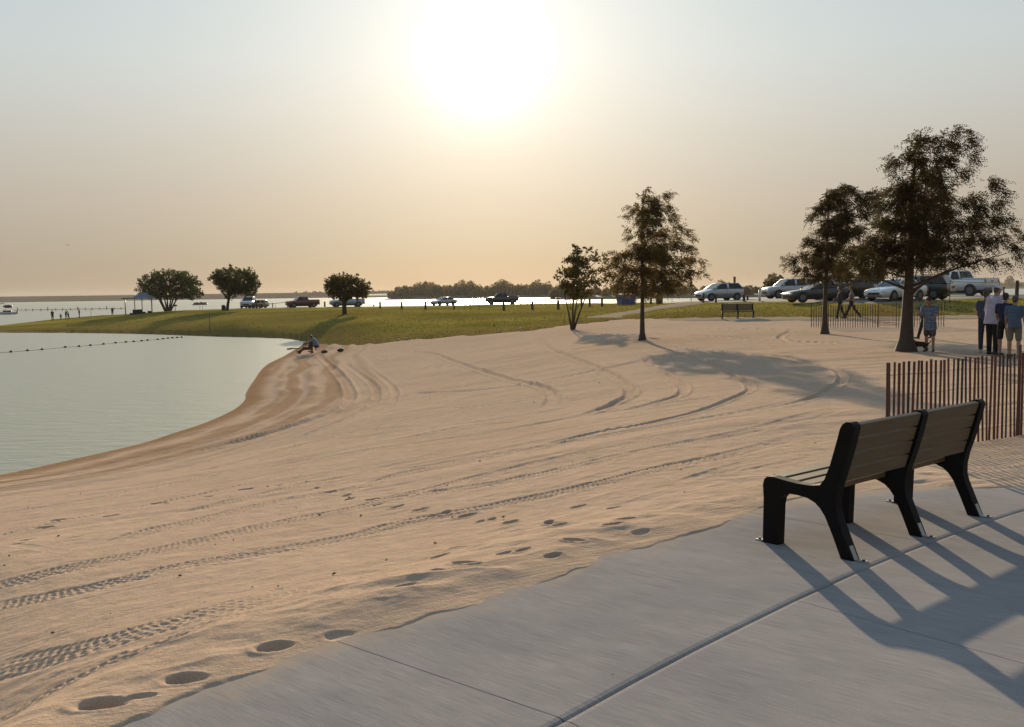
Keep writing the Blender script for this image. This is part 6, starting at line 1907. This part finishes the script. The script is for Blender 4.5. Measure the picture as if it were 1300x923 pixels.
boat('small boat with a domed dark canopy at the far left of the lake', 9.5, 399.2, 170, 4.6, True, False)
q = gp(254.5, 387.3, WATER); pb_ = empty('pontoon_boat', q, math.radians(175) - math.atan2(q.x, q.y), 'dark pontoon boat out on the lake right of the spreading tree', 'boat', 'boats on the lake')
L_ = 17 * math.hypot(q.x, q.y) / FPX
bm = bmesh.new()
for sy in (-.9, .9): add_tube(bm, (-L_ / 2, sy, .12), (L_ / 2, sy, .12), .34, n=12); add_ell(bm, (L_ / 2, sy, .12), (.6, .34, .34))
bm_obj('pontoon', bm, GREYMETAL, pb_, smooth=True)
bm = bmesh.new(); add_box(bm, (0, 0, .52), (L_ * .96, 2.5, .14)); bm_obj('deck', bm, DARKB, pb_)
bm = bmesh.new()
for sy in (-1.2, 1.2): add_box(bm, (0, sy, .95), (L_ * .9, .05, .7))
for sx in (-1, 1): add_box(bm, (sx * L_ * .45, 0, .95), (.05, 2.4, .7))
bm_obj('railing', bm, DARKB, pb_)
bm = bmesh.new()
for xx, zz in ((-L_ * .3, 1.3), (-.5, 1.55), (L_ * .2, 1.4), (L_ * .33, 1.25)): add_box(bm, (xx, .3, .6 + zz / 2 - .3), (.9, .8, zz * .75))
bm_obj('seats', bm, DARKB, pb_, bevel=.1)
pm2 = boat('small far boat just touching the left edge of the view below the dam', 3, 386.0, 175, 5.0, False, True)

FL = [(14, 447.3), (35, 445.6), (53.5, 444.2), (83, 441.3), (100.5, 440.3), (115, 438.9), (131.5, 437.4), (147, 435.8), (160, 434.8), (170, 434.1), (180, 433.2), (187.5, 432.4), (200.5, 431.3), (207, 430.6), (213.5, 429.9), (219, 429.4), (225, 429), (231, 428.6)]
pts_ = [gp(-60, 452.5, WATER), gp(-25, 450, WATER)] + [gp(a, b, WATER) for a, b in FL]
bm = bmesh.new()
for i in range(len(pts_) - 1): add_tube(bm, pts_[i] - pts_[0] + Vector((0, 0, .03)), pts_[i + 1] - pts_[0] + Vector((0, 0, .03)), .014, n=5)
fl_ = bm_obj('float_line', bm, WIRE); fl_.location = pts_[0]; tag(fl_, 'rope with small dark floats stretched across the lagoon', 'rope')
for v in pts_[1:]:
    bm = bmesh.new(); add_ell(bm, v - pts_[0] + Vector((0, 0, .06)), (.12, .09, .075)); bm_obj('buoy', bm, BOLT, fl_, smooth=True)

# bits lying on the sand and lawn edge
GLT = 'litter along the edge of the lawn'
for px, py, s, lab in [(506.5, 432.2, .16, 'white scrap left of the pair of litter scraps at the lawn edge'), (515.5, 430.2, .18, 'white scrap right of the pair of litter scraps at the lawn edge'), (632.5, 422.3, .14, 'white scrap below the short dark stake'), (660.5, 418.2, .2, 'pale scrap left of the small multi-stemmed tree')]:
    q = on_land(px, py); bm = bmesh.new(); add_ell(bm, (0, 0, .06), (s * .5, s * .35, s * .3), sub=2)
    for v in bm.verts: v.co += Vector((random.uniform(-1, 1), random.uniform(-1, 1), random.uniform(-1, 1))) * .03
    o = bm_obj('paper_scrap', bm, PLATE); o.location = q; tag(o, lab, 'litter', GLT)
for px, py, lab in [(411.5, 448.0, 'dark bag lying right beside the seated pair'), (432.0, 446.0, 'small dark bag lying further right of the seated pair')]:
    q = on_land(px, py); bm = bmesh.new(); add_ell(bm, (0, 0, .07), (.22, .13, .10)); add_ell(bm, (.12, .05, .11), (.10, .08, .07)); add_tube(bm, (-.1, 0, .15), (.1, .02, .19), .02)
    o = bm_obj('bag', bm, TRIM, smooth=True); o.location = q; tag(o, lab, 'bag', 'bags on the sand')
q = on_land(372.5, 443.5); bm = bmesh.new(); limb(bm, [(-.45, 0, .03), (-.1, .08, .09), (.25, 0, .07), (.5, .06, .04)], .06, .025); o = bm_obj('driftwood', bm, POSTM, smooth=True); o.location = q; tag(o, 'dark piece of driftwood at the waterline left of the seated pair', 'driftwood')
# yellow caution tape before the white pickup
a, b = at_depth(1206, 357.0, 70), at_depth(1269, 358.5, 70)
tp = empty('caution_tape', a, 0, 'yellow tape strung low in front of the big white pickup', 'tape')
bm = bmesh.new(); n_ = 16; pr = None
for i in range(n_ + 1):
    v = (b - a) * (i / n_) + Vector((0, 0, -.05 * math.sin(PI * i / n_)))
    if pr is not None: add_box(bm, (pr + v) / 2, ((v - pr).length * 1.01, .008, .05), rz=math.atan2(v.y - pr.y, v.x - pr.x))
    pr = v
bm_obj('tape', bm, simple('yellow_tape', (0.45, 0.40, 0.06), .5), tp)
for v in (Vector((0, 0, 0)), b - a):
    g_ = ground_z(a.x + v.x, a.y + v.y) - a.z
    bm = bmesh.new(); add_tube(bm, Vector((v.x, v.y, g_ - .1)), Vector((v.x, v.y, v.z + .06)), .022, n=6); bm_obj('stake', bm, POSTM, tp)
# bird far over the lake
q = at_depth(86, 311, 240); bm = bmesh.new(); add_ell(bm, (0, 0, 0), (.22, .07, .06))
for sy in (-1, 1):
    v = [bm.verts.new(c) for c in ((-.1, sy * .05, .02), (.1, sy * .05, .02), (.05, sy * .38, .10), (-.05, sy * .75, .02))]; bm.faces.new(v)
o = bm_obj('bird', bm, TRIM); o.location = q; tag(o, 'tiny dark bird flying over the lake on the left', 'bird')

# ------------------------------------------------------------------ render settings
vs = scn.view_settings
vs.view_transform = 'Standard'; vs.look = 'None'; vs.gamma = 1.0; vs.use_curve_mapping = False
vs.exposure = 1.0
scn.render.engine = 'CYCLES'
scn.cycles.use_denoising = True
scn.cycles.max_bounces = 6; scn.cycles.volume_bounces = 1
scn.cycles.sample_clamp_indirect = 6.0
scn.cycles.use_adaptive_sampling = True
